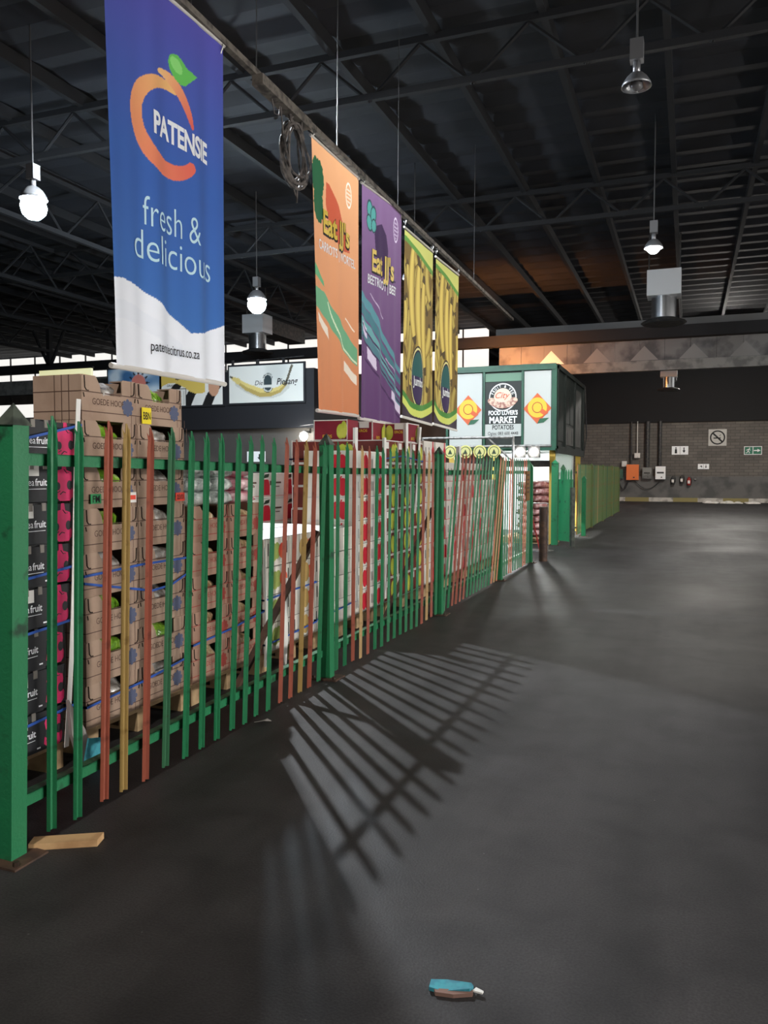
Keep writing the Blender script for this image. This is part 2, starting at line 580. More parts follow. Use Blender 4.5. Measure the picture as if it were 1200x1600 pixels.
def lattice(p0, p1, depth, step, name):
    p0, p1 = Vector(p0), Vector(p1)
    L = (p1 - p0).length
    d = (p1 - p0) / L
    b = MB()
    dn = Vector((0, 0, -depth))
    side = Vector((-d.y, d.x, 0)) * 0.045
    for q in (Vector((0, 0, 0)), dn):
        a, c = p0 + q, p1 + q
        b.add([a - side, a + side, c + side, c - side, a - side + Vector((0, 0, .1)), a + side + Vector((0, 0, .1)), c + side + Vector((0, 0, .1)), c - side + Vector((0, 0, .1))],
              [(0, 1, 2, 3), (4, 5, 6, 7), (0, 1, 5, 4), (2, 3, 7, 6), (1, 2, 6, 5), (0, 3, 7, 4)])
    n = int(L / step)
    for i in range(n):
        a = p0 + d * (i * step)
        m_ = p0 + d * ((i + .5) * step) + dn
        c = p0 + d * ((i + 1) * step)
        b.cyl(a, m_, 0.03, n=5)
        b.cyl(m_, c, 0.03, n=5)
    return struct(b.build(name, M['truss']))


for y in (4.5, 11.5, 18.5):
    lattice((XL + .2, y, ZC - 0.3), (9, y, ZC - 0.3), 0.7, 1.6, 'roof_truss')
for x in (-13.0, -17.2, -21.4, -26.0):
    lattice((x, YF + .2, ZC - 0.3), (x, 27.6, ZC - 0.3), 1.1, 2.2, 'roof_girder')

# cross beam with the sheeted valley above the far bay
struct(MB().box(XL, XR + 6, 28.0, 28.35, 6.02, 6.40).build('cross_beam', M['truss']))
b = MB()
for i in range(24):
    x0 = -6.4 + i * 0.8
    b.box(x0, x0 + 0.79, 28.45, 28.5, 5.33, 6.03)
for i in range(9):
    x0 = -5.0 + i * 1.55
    b.add([(x0, 28.44, 5.36), (x0 + .9, 28.44, 5.36), (x0 + .45, 28.44, 5.84)], [(0, 1, 2)], 1 if i != 0 else 2)  # lit sheeting in the truss gaps, its light put into the colour
struct(b.build('fascia_sheet', [mat('grey_fascia', (108, 108, 107), 0.6, rgb2=(70, 70, 71), scale=1.5), mat('pale_lit_gap', (122, 122, 120), 0.6), mat('bright_lit_gap', (205, 205, 200), 0.6)]))
struct(MB().box(-6.5, XR + 6, 28.36, 28.6, 5.0, 5.33).build('concrete_beam', M['concrete']))
struct(MB().box(-6.5, XR + 6, 28.36, 28.45, 6.40, 6.68).build('upper_fascia', mat('upper_grey_sheet', (96, 96, 96), 0.6)))
# left part of the hall, behind the stalls: lit clerestory sheets between dark bands
struct(MB().box(XL, -8.6, 36.0, 36.1, 6.35, 8.15).build('window_1', M['skylight']))
b = MB()
for i in range(20):
    b.box(XL + i * 1.8, XL + i * 1.8 + 0.06, 35.92, 35.99, 4.2, 8.15)
struct(b.build('window_frame', M['darksteel']))
struct(MB().box(XL, -22.0, 36.0, 36.1, 4.75, 5.5).build('window_2', M['skylight']))
struct(MB().box(XL, -22.0, 36.0, 36.2, 5.5, 6.35).build('wall_far_left_upper', M['greywall']))
struct(MB().box(-22.0, -8.0, 36.0, 36.2, 4.2, 6.35).build('wall_far_left_middle', M['greywall']))
struct(MB().box(XL, -22.0, 36.0, 36.2, 4.2, 4.75).build('wall_far_left_lower', M['greywall']))
struct(MB().box(XL, -8.0, 35.8, 36.2, 0, 4.2).build('wall_far_left', M['greywall']))
struct(MB().box(XL, -15.9, 27.0, 27.3, 4.95, 5.55).build('left_concrete_beam', M['concrete']))
b = MB()
for x in (-30.5, -26.5, -22.5, -18.5):
    b.cyl((x, 28.1, 6.2), (x + 0.9, 28.1, 7.9), 0.07, n=6)
    b.cyl((x, 28.1, 6.2), (x - 0.9, 28.1, 7.9), 0.07, n=6)
    b.box(x - .09, x + .09, 28.0, 28.2, 6.3, 7.9)
struct(b.build('beam_struts', M['truss']))


# ------------------------------------------------------------------ lamps
def highbay(loc, bulb, label, r=0.07, s=.55, drop=-0.05, ztop=ZC + 0.03):
    t = thing('high_bay_lamp', label, 'lamp', loc, group='high bay lamps under the roof')
    MB().cyl((0, 0, 0.42), (0, 0, ztop - loc[2]), 0.012, n=6).build('hanger_rod', M['wire'], t)
    MB().box(-0.07, 0.07, -0.07, 0.07, 0.2, 0.42).build('ballast_box', M['shade'], t)
    q = MB()
    q.smooth = True
    prof = [(0.09, 0.14), (0.13, 0.12), (0.2, 0.05), (0.27, -0.06), (0.29, -0.13), (0.275, -0.125), (0.25, -0.05), (0.18, 0.04), (0.1, 0.10), (0.0, 0.12)]
    q.lathe([(a * s, c * s) for a, c in prof], 24)
    q.cyl((0, 0, .1 * s), (0, 0, .2), .04, n=12)
    q.build('lamp_shade', M['shade'], t)
    g = MB()
    g.smooth = True
    g.lathe([(0.0, -r * 1.0), (r * .5, -r * .87), (r * .87, -r * .5), (r, 0), (r * .87, r * .5), (r * .5, r * .87), (0.0, r)], 14, 0, (0, 0, drop))
    g.build('bulb', bulb, t)
    return t


highbay((-6.55, 9.72, 6.95), M['bulb_hall'], 'lit high bay lamp hanging behind the blue banner', s=.7, drop=-.06)
highbay((-5.6, 16.6, 5.9), M['bulb_far'], 'lit high bay lamp hanging behind the yellow banana banners', s=.95, drop=-.06)
highbay((1.5, 38.0, 7.2), M['bulb_fill_bay'], 'unseen lamp added in the far bay to brighten the back wall', r=.16, s=.9, drop=-.1)  # added out of view, only to lift the back wall
highbay((-9.2, 9.5, 5.75), M['bulb_left'], 'glaring round high bay lamp above the stacks, beside the blue banner', r=0.19, s=.7, drop=-.2)
highbay((-9.65, 16.9, 5.8), M['bulb_left'], 'glaring high bay lamp above the white duct box, beyond the cable bundle', r=0.22, s=.8, drop=-.22)
highbay((-0.68, 15.95, 5.85), M['bulb_aisle'], 'small lit lamp with a bell shade over the far driveway', r=0.12, s=.6, drop=-.06)
highbay((-0.6, 9.3, 5.85), M['bulb_off'], 'unlit dark lamp with a round shade high over the driveway')
highbay((11.4, 2.5, 2.5), M['bulb_fill_right'], 'added unseen fill lamp at the open side of the driveway', r=0.42, s=1.5, drop=-.35)
highbay((11.4, 8.0, 2.5), M['bulb_fill_right'], 'added unseen fill lamp at the open side of the driveway, farther along', r=0.42, s=1.5, drop=-.35)

highbay((-1.9, -2.2, 5.8), M['bulb_fill_near'], 'dim unseen fill lamp added over the near end of the driveway', r=.12, s=.8, drop=-.1)


def duct(x, y, z, s, label):
    t = thing('air_duct_outlet', label, 'duct', (x, y, z), group='round air outlets under the roof')
    MB().box(-.48 * s, .48 * s, 0, .8 * s, .75 * s, 1.5 * s).build('plenum_box', M['ductpaint'], t)
    c = MB()
    c.smooth = True
    c.cyl((0, .4 * s, .1 * s), (0, .4 * s, .75 * s), .36 * s, n=28, caps=False)
    c.build('round_spigot', M['shiny'], t)
    d = MB()
    d.lathe([(.36 * s, .12 * s), (.5 * s, .06 * s), (.62 * s, 0.02), (.66 * s, -.02 * s), (.6 * s, -.06 * s), (.3 * s, -.05 * s), (0, -.05 * s)], 28, 0, (0, .4 * s, 0))
    d.build('diffuser_ring', M['darksteel'], t)
    b = MB()
    for xx in (-.44 * s, .44 * s):
        b.box(xx - .015, xx + .015, .3 * s, .34 * s, 1.5 * s, ZC + .03 - z)
    b.build('hanger_strap', M['darksteel'], t)
    MB().box(-.4 * s, .4 * s, .8 * s, 4.0 * s, .85 * s, 1.45 * s).build('supply_duct', M['darksteel'], t)
    return t


duct(-14.75, 25.5, 5.97, .88, 'galvanised air outlet under the bright lamp, above the banana billboard')
duct(-.72, 23.6, 5.8, .93, 'dim air outlet hanging from the roof over the driveway')
duct(-.75, 32.0, 4.72, .62, 'smaller air outlet low in the dark bay beyond the cross beam')


# ------------------------------------------------------------------ printed panels
class Print:
    def __init__(s, w_, h_, res):
        s.w, s.h = w_, h_
        s.nu, s.nv = int(w_ / res) + 1, int(h_ / res) + 1
        s.U, s.V = np.meshgrid(np.linspace(0, w_, s.nu), np.linspace(0, h_, s.nv))
        s.c = np.zeros((s.nv, s.nu, 3))

    def fill(s, mask, rgb, a=1.0):
        c = np.array(rgb, float)
        m_ = np.asarray(mask, float)[..., None] * a
        s.c = s.c * (1 - m_) + c * m_

    def poly(s, pts):
        ins = np.zeros(s.U.shape, bool)
        n = len(pts)
        for i in range(n):
            x1, y1 = pts[i]
            x2, y2 = pts[(i + 1) % n]
            if y1 == y2:
                continue
            cond = ((y1 > s.V) != (y2 > s.V)) & (s.U < (x2 - x1) * (s.V - y1) / (y2 - y1) + x1)
            ins ^= cond
        return ins

    def dist(s, pts):
        d = np.full(s.U.shape, 9e9)
        T = np.zeros(s.U.shape)
        L = 0.0
        for (x1, y1), (x2, y2) in zip(pts[:-1], pts[1:]):
            l2 = (x2 - x1) ** 2 + (y2 - y1) ** 2
            t = np.clip(((s.U - x1) * (x2 - x1) + (s.V - y1) * (y2 - y1)) / max(l2, 1e-9), 0, 1)
            q = np.hypot(s.U - x1 - t * (x2 - x1), s.V - y1 - t * (y2 - y1))
            m_ = q < d
            d = np.where(m_, q, d)
            T = np.where(m_, L + t * math.sqrt(l2), T)
            L += math.sqrt(l2)
        return d, T / max(L, 1e-9)

    def ell(s, cx, cy, rx, ry, rot=0.0):
        c_, s_ = math.cos(R(rot)), math.sin(R(rot))
        a, b_ = s.U - cx, s.V - cy
        return np.hypot((a * c_ + b_ * s_) / rx, (-a * s_ + b_ * c_) / ry)

    def mesh(s, name, fn, m_):
        """fn(U,V) -> x,y,z arrays"""
        X, Y, Z = fn(s.U, s.V)
        v = np.stack([X, Y, Z], -1).reshape(-1, 3)
        idx = np.arange(s.nu * s.nv).reshape(s.nv, s.nu)
        q = np.stack([idx[:-1, :-1], idx[:-1, 1:], idx[1:, 1:], idx[1:, :-1]], -1).reshape(-1, 4)
        me = bpy.data.meshes.new(name)
        me.vertices.add(len(v))
        me.vertices.foreach_set('co', v.astype(np.float32).ravel())
        me.loops.add(q.size)
        me.loops.foreach_set('vertex_index', q.astype(np.int32).ravel())
        me.polygons.add(len(q))
        me.polygons.foreach_set('loop_start', np.arange(0, q.size, 4, dtype=np.int32))
        me.polygons.foreach_set('use_smooth', np.ones(len(q), bool))
        me.update(calc_edges=True)
        at = me.attributes.new('print', 'FLOAT_COLOR', 'POINT')
        g = s.c.mean(-1, keepdims=True)
        c = (s.c * .8 + g * .2) / 255.0
        c = np.where(c <= 0.04045, c / 12.92, ((c + 0.055) / 1.055) ** 2.4)
        rgba = np.concatenate([c.reshape(-1, 3), np.ones((len(v), 1))], 1)
        at.data.foreach_set('color', rgba.astype(np.float32).ravel())
        me.materials.append(m_)
        return me


XB = -4.0        # plane of the hanging banners


def banner(label, corners, paint, waves, letters, rods=True):
    """corners: (y,z) of top-left, bottom-left, bottom-right, top-right, as hung"""
    (y0, z0), (y1, z1), (y2, z2), (y3, z3) = corners
    yc, zt = (y0 + y3) / 2, max(z0, z3)
    W_, H_ = (y3 - y0 + y2 - y1) / 2, (z0 + z3) / 2 - (z1 + z2) / 2
    t = thing('hanging_banner', label, 'banner', (XB, yc, zt))

    def wave(u, v):
        f = np.clip(1.15 - v / H_, 0, 1)
        s_ = 0
        for (k, a, ph) in waves:
            s_ = s_ + a * np.sin(2 * np.pi * k * u / W_ + ph + 0.25 * v)
        return s_ * f

    def warp(u, v):
        a, c = u / W_, v / H_
        y = (y1 * (1 - a) + y2 * a) * (1 - c) + (y0 * (1 - a) + y3 * a) * c
        z = (z1 * (1 - a) + z2 * a) * (1 - c) + (z0 * (1 - a) + z3 * a) * c
        return wave(u, v), y - yc, z - zt
    p = Print(W_, H_, 0.008)
    paint(p, W_, H_)
    put('cloth', p.mesh('cloth', warp, M['cloth']), t)

    def fn(u0, v0):
        def g(a, b_, d):
            X, Y, Z = warp(u0 + a, v0 + b_)
            return (float(X) + 0.006 + d, float(Y), float(Z))
        return g
    for (mats, calls) in letters:
        b_ = MB()
        for (st, size, u, v, kw) in calls:
            b_.text(st, size, fn(u * W_, v * H_), **kw)
        b_.build('lettering', mats, t)
    if rods:
        MB().cyl((0, y0 - yc - .02, z0 - zt + .015), (0, y3 - yc + .02, z3 - zt + .015), 0.016, n=8).build('top_rod', M['offwhite'], t)
        MB().cyl((0, y1 - yc - .03, z1 - zt - .01), (0, y2 - yc + .02, z2 - zt - .01), 0.022, n=8).build('bottom_rod', M['offwhite'], t)
    return t


def paint_blue(p, W_, H_):
    v = p.V / H_
    a = np.clip((v - 0.55) / 0.45, 0, 1)[..., None]
    b_ = np.clip(v / 0.5, 0, 1)[..., None]
    p.c[:] = (np.array((46, 110, 190)) * (1 - b_) + np.array((42, 88, 176)) * b_) * (1 - a) + np.array((74, 70, 170)) * a
    # wave foot
    wave = [(0, .64), (.13, .65), (.36, .61), (.69, .50), (.98, .39), (1.17, .42), (1.49, .52)]
    s_ = W_ / 1.5
    lim = np.interp(p.U / s_, [q[0] for q in wave], [q[1] for q in wave])
    lim = lim + 0.02 * np.sin(p.U / s_ * 4.2)
    p.fill(p.V < lim, (226, 230, 238))
    p.fill((p.V < lim - 0.16) & (p.V > lim - 0.3) & (p.U < .9), (216, 222, 233), 0.5)

    def sy(pts):
        return [((y - 4.88) * s_, (z - 2.4)) for y, z in pts]
    # ring of the orange, two strokes
    def arc(cy, cz, ry, rz, a0, a1, n=30):
        return [(cy + ry * math.cos(R(a0 + (a1 - a0) * i / n)), cz + rz * math.sin(R(a0 + (a1 - a0) * i / n))) for i in range(n + 1)]
    big = arc(5.60, 4.385, .385, .335, 78, 318)
    d, T = p.dist(sy(big))
    wd = 0.028 + 0.035 * np.sin(np.pi * np.clip(T, 0, 1)) + 0.02 * T
    col = np.array((240, 178, 96)) * (1 - T[..., None]) + np.array((236, 92, 70)) * T[..., None]
    m_ = (d < wd)[..., None]
    p.c = np.where(m_, col, p.c)
    sm = arc(5.55, 4.33, .38, .47, 100, 22)
    d, T = p.dist(sy(sm))
    wd = 0.012 + 0.042 * np.sin(np.pi * np.clip(T * .9 + .05, 0, 1))
    col = np.array((246, 190, 110)) * (1 - T[..., None]) + np.array((228, 84, 66)) * T[..., None]
    p.c = np.where((d < wd)[..., None], col, p.c)
    # leaf
    e = np.minimum(p.ell((5.74 - 4.88) * s_, 2.51, .135, .105, -20), 9)
    leaf = (e < 1) | p.poly(sy([(5.74, 4.99), (5.85, 4.97), (5.98, 4.955), (5.86, 4.85), (5.76, 4.82)]))
    p.fill(leaf, (92, 196, 74))
    p.fill(leaf & (p.ell((5.71 - 4.88) * s_, 2.535, .08, .055, -20) < 1), (130, 220, 104))


def rag(cx, cy, rx, ry, n=46, amp=.1, seed=1):
    rnd = random.Random(seed)
    return [(cx + rx * math.cos(2 * math.pi * i / n) * (1 + amp * rnd.uniform(-1, 1)), cy + ry * math.sin(2 * math.pi * i / n) * (1 + amp * rnd.uniform(-1, 1))) for i in range(n)]


def swoosh(p, y0, cols):
    # diagonal brush bands across the lower half
    for (pts, c, a) in cols:
        p.fill(p.poly(pts), c, a)


def paint_orange(p, W_, H_):
    v = (p.V / H_)[..., None]
    p.c[:] = np.array((212, 122, 72)) * (1 - v) + np.array((228, 158, 102)) * v
    o = (8.36, 2.33)
    q = lambda pts: [(a - o[0], b_ - o[1]) for a, b_ in pts]
    p.fill(p.poly(q([(8.72, 4.98), (8.80, 4.98), (9.05, 4.80), (9.25, 4.55), (9.38, 4.33), (9.1, 4.3), (8.85, 4.42), (8.7, 4.72)])), (198, 76, 44))
    p.fill(p.poly(q(rag(8.50, 4.95, .16, .22, seed=3))) | p.poly(q(rag(8.50, 4.65, .13, .2, seed=4))), (30, 92, 54))
    e = p.ell(9.34 - o[0], 5.03 - o[1], .085, .16)
    p.fill((e < 1) & (e > .82), (240, 226, 206))
    p.fill((e < .7) & (np.sin(p.V * 130) > 0.2), (240, 220, 200), .7)
    p.fill(p.poly(q([(8.36, 3.98), (8.6, 3.82), (8.62, 3.76), (8.36, 3.85)])), (88, 168, 110))
    p.fill(p.poly(q([(8.36, 3.72), (8.62, 3.70), (8.95, 3.50), (9.58, 3.16), (9.58, 2.94), (9.1, 3.13), (8.75, 3.36), (8.36, 3.5)])), (98, 166, 118))
    p.fill(p.poly(q([(8.40, 3.44), (8.7, 3.3), (8.74, 3.17), (8.42, 3.34)])) | p.poly(q([(9.2, 2.98), (9.56, 2.82), (9.56, 2.7), (9.2, 2.86)])), (226, 210, 188))
    d, T = p.dist(q([(8.72, 3.6), (8.95, 3.32), (9.2, 3.12), (9.56, 2.98)]))
    p.fill(d < .012, (204, 222, 180))
    d, T = p.dist(q([(9.25, 3.5), (9.5, 3.38)]))
    p.fill(d < .01, (230, 214, 190))


def paint_purple(p, W_, H_):
    v = (p.V / H_)[..., None]
    p.c[:] = np.array((92, 52, 104)) * (1 - v) + np.array((124, 88, 134)) * v
    o = (9.66, 2.31)
    q = lambda pts: [(a - o[0], b_ - o[1]) for a, b_ in pts]
    body = q([(10.2, 4.95), (10.42, 5.02), (10.58, 4.9), (10.66, 4.7), (10.62, 4.45), (10.5, 4.3), (10.3, 4.38), (10.16, 4.62), (10.13, 4.82)])
    p.fill(p.poly(body), (58, 32, 74))
    d, T = p.dist(q([(10.6, 4.5), (10.75, 4.42), (10.9, 4.46)]))
    p.fill(d < .018, (58, 32, 74))
    d, T = p.dist(q([(10.6, 4.42), (10.8, 4.3), (10.98, 4.33)]))
    p.fill(d < .014, (58, 32, 74))
    for (a, b_, rx, ry, rt) in ((9.96, 5.1, .1, .14, 10), (10.08, 5.06, .1, .13, -20), (9.95, 4.93, .09, .12, 30), (10.1, 4.92, .09, .1, -30)):
        e = p.ell(a - o[0], b_ - o[1], rx, ry, rt)
        p.fill(e < 1, (36, 66, 72))
        p.fill(e < .78, (66, 150, 142))
    e = p.ell(10.97 - o[0], 5.06 - o[1], .115, .18)
    p.fill((e < 1) & (e > .84), (210, 190, 214))
    p.fill((e < .7) & (np.sin(p.V * 120) > 0.2), (206, 186, 210), .7)
    for dz, c in ((0.12, (74, 140, 150)), (-.03, (58, 118, 128)), (-.2, (92, 160, 160)), (-.34, (70, 120, 132))):
        p.fill(p.poly(q([(9.66, 3.86 + dz), (10.05, 3.74 + dz), (10.5, 3.42 + dz), (11.22, 2.98 + dz), (11.22, 2.9 + dz), (10.5, 3.31 + dz), (10.0, 3.62 + dz), (9.66, 3.72 + dz)])), c)
    p.fill(p.poly(q([(9.7, 3.6), (9.9, 3.52), (9.92, 3.38), (9.72, 3.46)])) | p.poly(q([(9.92, 3.3), (10.2, 3.15), (10.22, 2.98), (9.94, 3.12)])) | p.poly(q([(10.8, 2.78), (11.2, 2.58), (11.2, 2.46), (10.8, 2.66)])), (208, 190, 214))
    for z in (3.28, 3.12, 2.9):
        d, T = p.dist(q([(9.7, z + .28), (10.3, z), (11.2, z - .5)]))
        p.fill(d < .014, (66, 36, 82))
    for (a, b_, z) in ((10.0, 10.3, 4.0), (10.2, 10.5, 3.9), (10.6, 10.95, 3.2)):
        d, T = p.dist(q([(a, z), (b_, z - .16)]))
        p.fill(d < .008, (190, 166, 196))


def make_bananas(seed, oval_u):
    def paint(p, W_, H_):
        p.c[:] = (120, 94, 40)
        rnd = random.Random(seed)
        def banana(pts, r, tint):
            d, T = p.dist(pts)
            w_ = r * np.clip(np.sin(np.pi * np.clip(T * .92 + .05, 0, 1)) ** .4, .3, 1)
            rel = d / np.maximum(w_, 1e-6)
            base = np.array((214, 186, 78)) * tint
            edge = np.array((146, 112, 40)) * tint
            k = np.clip(rel, 0, 1)[..., None] ** 2.2
            p.c = np.where((rel < 1.06)[..., None], np.array((88, 66, 28)), p.c)
            col = base * (1 - k) + edge * k
            tip = ((T > .95) | (T < .04))[..., None]
            col = np.where(tip, np.array((84, 66, 36)), col)
            p.c = np.where((rel < 1)[..., None], col, p.c)
        for i in range(64):
            u, v = rnd.uniform(-.1, W_), rnd.uniform(-.1, H_)
            a = rnd.uniform(60, 125)
            L = rnd.uniform(.55, .95)
            cur = rnd.choice((-1, 1)) * rnd.uniform(.06, .14)
            ca_, sa_ = math.cos(R(a)), math.sin(R(a))
            banana([(u + ca_ * L * t - sa_ * cur * (4 * t * (1 - t)), v + sa_ * L * t + ca_ * cur * (4 * t * (1 - t))) for t in np.linspace(0, 1, 9)], rnd.uniform(.085, .12), rnd.uniform(.82, 1.02))
        # the two long bananas in the upper middle
        for u0, cur, top in ((.45, -.14, 2.66), (.72, -.1, 2.45), (.98, -.08, 2.25)):
            banana([(u0 + cur * (4 * t * (1 - t)) + .1 * t, top - 1.45 * t) for t in np.linspace(0, 1, 11)], .14, 1.06)
        # oval sticker
        ou, ov = oval_u, .66
        e = p.ell(ou, ov, .29, .47)
        p.fill(e < 1.06, (52, 40, 40))
        p.fill(e < 1.0, (226, 214, 130))
        p.fill(e < .93, (48, 34, 62))
        p.fill(e < .86, (58, 42, 84))
        p.fill((e < .86) & (p.V > ov + .02), (34, 92, 88))
        # green and yellow curved edges
        bot = .16 * ((p.U - W_ * .5) / (W_ * .5)) ** 2
        p.fill(p.V < .12 + bot + .12, (70, 140, 50))
        p.fill(p.V < .12 + bot + .03, (206, 214, 84))
        p.fill(p.V < .10 + bot - .06, (58, 44, 58))
        top = H_ - .05 - .22 * (p.U / W_) ** 1.5
        p.fill((p.V > top - .12), (92, 152, 56))
        p.fill((p.V > top - .04), (206, 206, 96))
        p.fill(p.V > H_ - .02, (60, 50, 40))
    return paint


banner('tall blue cloth banner with an orange ring emblem and white wave foot',
       [(4.83, 5.40), (4.88, 2.40), (6.39, 2.42), (6.43, 5.44)], paint_blue,
       [(3.1, .018, .4), (5.3, .010, 1.7), (1.2, .012, 2.1)],
       [(M['ltext'], [('PATENSIE', .245, (5.765 - 4.88) / 1.5, (4.285 - 2.41) / 3.0, dict(bold=.03, xs=.77, spacing=.95))]),
        (M['ptext'], [('fresh &', .335, (5.63 - 4.88) / 1.5, (3.54 - 2.41) / 3.0, dict(xs=.76, bold=-.008)), ('delicious', .335, (5.67 - 4.88) / 1.5, (3.27 - 2.41) / 3.0, dict(xs=.92, bold=-.008))]),
        (M['ink'], [('patensiecitrus.co.za', .118, (5.64 - 4.88) / 1.5, (2.57 - 2.41) / 3.0, dict(xs=.68, bold=.003))])])
jj_ink = dict(bold=.07, xs=.80)
jj_yel = dict(bold=.03, xs=.80, d=.004)
banner('orange cloth banner with a carrot print hanging next to the cable bundle',
       [(8.24, 5.34), (8.39, 2.32), (9.56, 2.34), (9.61, 5.33)], paint_orange,
       [(2.3, .014, .2), (4.1, .008, 1.0)],
       [(M['ink'], [("Eat JJ's", .36, .49, .68, jj_ink)]), (M['yprint'], [("Eat JJ's", .36, .485, .684, jj_yel)]),
        (M['ltext'], [('CARROTS | WORTEL', .15, .5, .612, dict(bold=.022, xs=.74))])])
banner('purple cloth banner with a beetroot print between orange and yellow banners',
       [(9.72, 5.31), (9.64, 2.31), (11.2, 2.30), (11.25, 5.40)], paint_purple,
       [(2.7, .016, 1.2), (5.2, .008, .5)],
       [(M['ink'], [("Eat JJ's", .40, .51, .655, jj_ink)]), (M['yprint'], [("Eat JJ's", .40, .505, .659, jj_yel)]),
        (M['ltext'], [('BEETROOT | BEET', .17, .51, .596, dict(bold=.022, xs=.8))])])
banner('yellow banana print banner beside the purple banner',
       [(11.39, 5.22), (11.28, 2.44), (12.74, 2.40), (12.80, 5.22)], make_bananas(5, .72),
       [(2.2, .012, .4)], [(M['ltext'], [('Jumbo', .2, .5, .19, dict(bold=.02, xs=.8))])])
banner('farthest yellow banana print banner at the end of the row',
       [(12.97, 5.18), (12.85, 2.42), (14.27, 2.38), (14.38, 5.20)], make_bananas(12, .70),
       [(1.9, .012, 1.4)], [(M['ltext'], [('Jumbo', .2, .5, .19, dict(bold=.02, xs=.8))])])

# rail that carries the banners
t = thing('banner_rail', 'dusty steel rail on thin wires carrying the row of banners', 'rail', (XB, 3.0, 5.52), (R(-1.05), 0, 0))
MB().box(-.03, .03, 0.4, 16.2, .0, .06).build('rail_bar', M['dustrail'], t)
MB().box(-.02, .10, 3.98, 5.05, -.10, .0).build('cable_tray', M['dustrail'], t)
for y, zt in ((4.03, 2.7), (5.95, 2.7), (8.1, 2.7), (12.5, 2.7)):
    MB().cyl((0, y, .05), (0, y, zt), .006, n=5).build('hanging_wire', M['wire'], t)
b = MB()
for y in (1.95, 3.4, 5.28, 6.58, 6.78, 8.2, 8.42, 9.78, 10.0, 11.35):
    b.tube([(0, y, .02), (.02, y, -.03), (0, y, -.09), (-.02, y, -.03)], .008, 5)
b.build('hook', M['steel'], t)
# cable bundle
t = thing('cable_bundle', 'looped bundle of dusty black cable hanging from the rail beside the orange banner', 'cable', (XB + .03, 7.76, 5.40))
b = MB()
rnd = random.Random(3)
for k in range(9):
    w_, h_ = rnd.uniform(.2, .3), rnd.uniform(.26, .36)
    cy_, cz_ = rnd.uniform(-.06, .05), -.42 + rnd.uniform(-.05, .05)
    b.tube([(rnd.uniform(-.004, .004) + .02 * math.sin(3 * a + k) + .008 * k - .03, cy_ + w_ * math.sin(a) * (1 - .25 * math.cos(a)), cz_ + h_ * math.cos(a)) for a in np.linspace(0, 2 * math.pi, 26)[:-1]], .0125, 6, 0, True)
b.build('coil', M['cable'], t)
b = MB()
b.tube([(0, -.3, .0), (.01, -.26, -.3), (0, -.12, -.62), (.01, .02, -.86)], .008, 5)
b.tube([(0, .03, -.7), (.01, .05, -.8), (0, .06, -.92)], .01, 5)
b.tube([(0, -.12, .02), (.02, -.1, -.12), (.03, 0, -.16)], .02, 6)
b.tube([(0, .05, .02), (.02, .12, -.1), (.03, .17, -.22)], .018, 6)
b.tube([(0, -.5, .0), (0, -.42, -.18), (0, -.33, -.16), (0, -.3, -.02)], .006, 5)
b.build('loose_end', M['cable'], t)


# ------------------------------------------------------------------ fence
def pale_mesh(m_, h=1.81, wd=.053):
    pr = [(-.5, 0), (-.33, .013), (-.12, -.001), (.12, -.001), (.33, .013), (.5, 0)]
    b = MB()
    lv = [(0.015, 1), (h - .11, 1), (h - .04, .8)]
    vs = []
    for z, s_ in lv:
        vs += [(x, y * wd * s_, z) for y, x in pr]
    n = len(pr)
    fs = []
    for i in range(len(lv) - 1):
        fs += [(i * n + k, i * n + k + 1, (i + 1) * n + k + 1, (i + 1) * n + k) for k in range(n - 1)]
    b.add(vs, fs)
    # split point: three prongs
    T = [(x, y * wd * .8, h - .04) for y, x in pr]
    b.add([T[0], T[1], (-.004, -.5 * wd, h - .005)], [(0, 1, 2)])
    b.add([T[1], T[2], T[3], T[4], (0, -.1 * wd, h + .02), (0, .1 * wd, h + .02)], [(0, 1, 4), (1, 2, 5, 4), (2, 3, 5)])
    b.add([T[4], T[5], (-.004, .5 * wd, h - .005)], [(0, 1, 2)])
    me = b.mesh('pale', m_)
    o = put('pale_tmp', me)
    md = o.modifiers.new('s', 'SOLIDIFY')
    md.thickness = .003
    dg = bpy.context.evaluated_depsgraph_get()
    me2 = bpy.data.meshes.new_from_object(o.evaluated_get(dg))
    me2.name = 'pale'
    bpy.data.objects.remove(o)
    return me2


PALE = {k: pale_mesh(M[n]) for k, n in (('G', 'green'), ('D', 'green_dull'), ('R', 'red_paint'), ('O', 'orange_paint'), ('Y', 'yellow_paint'), ('T', 'tan_paint'), ('L', 'olive'))}
XFN = -2.6


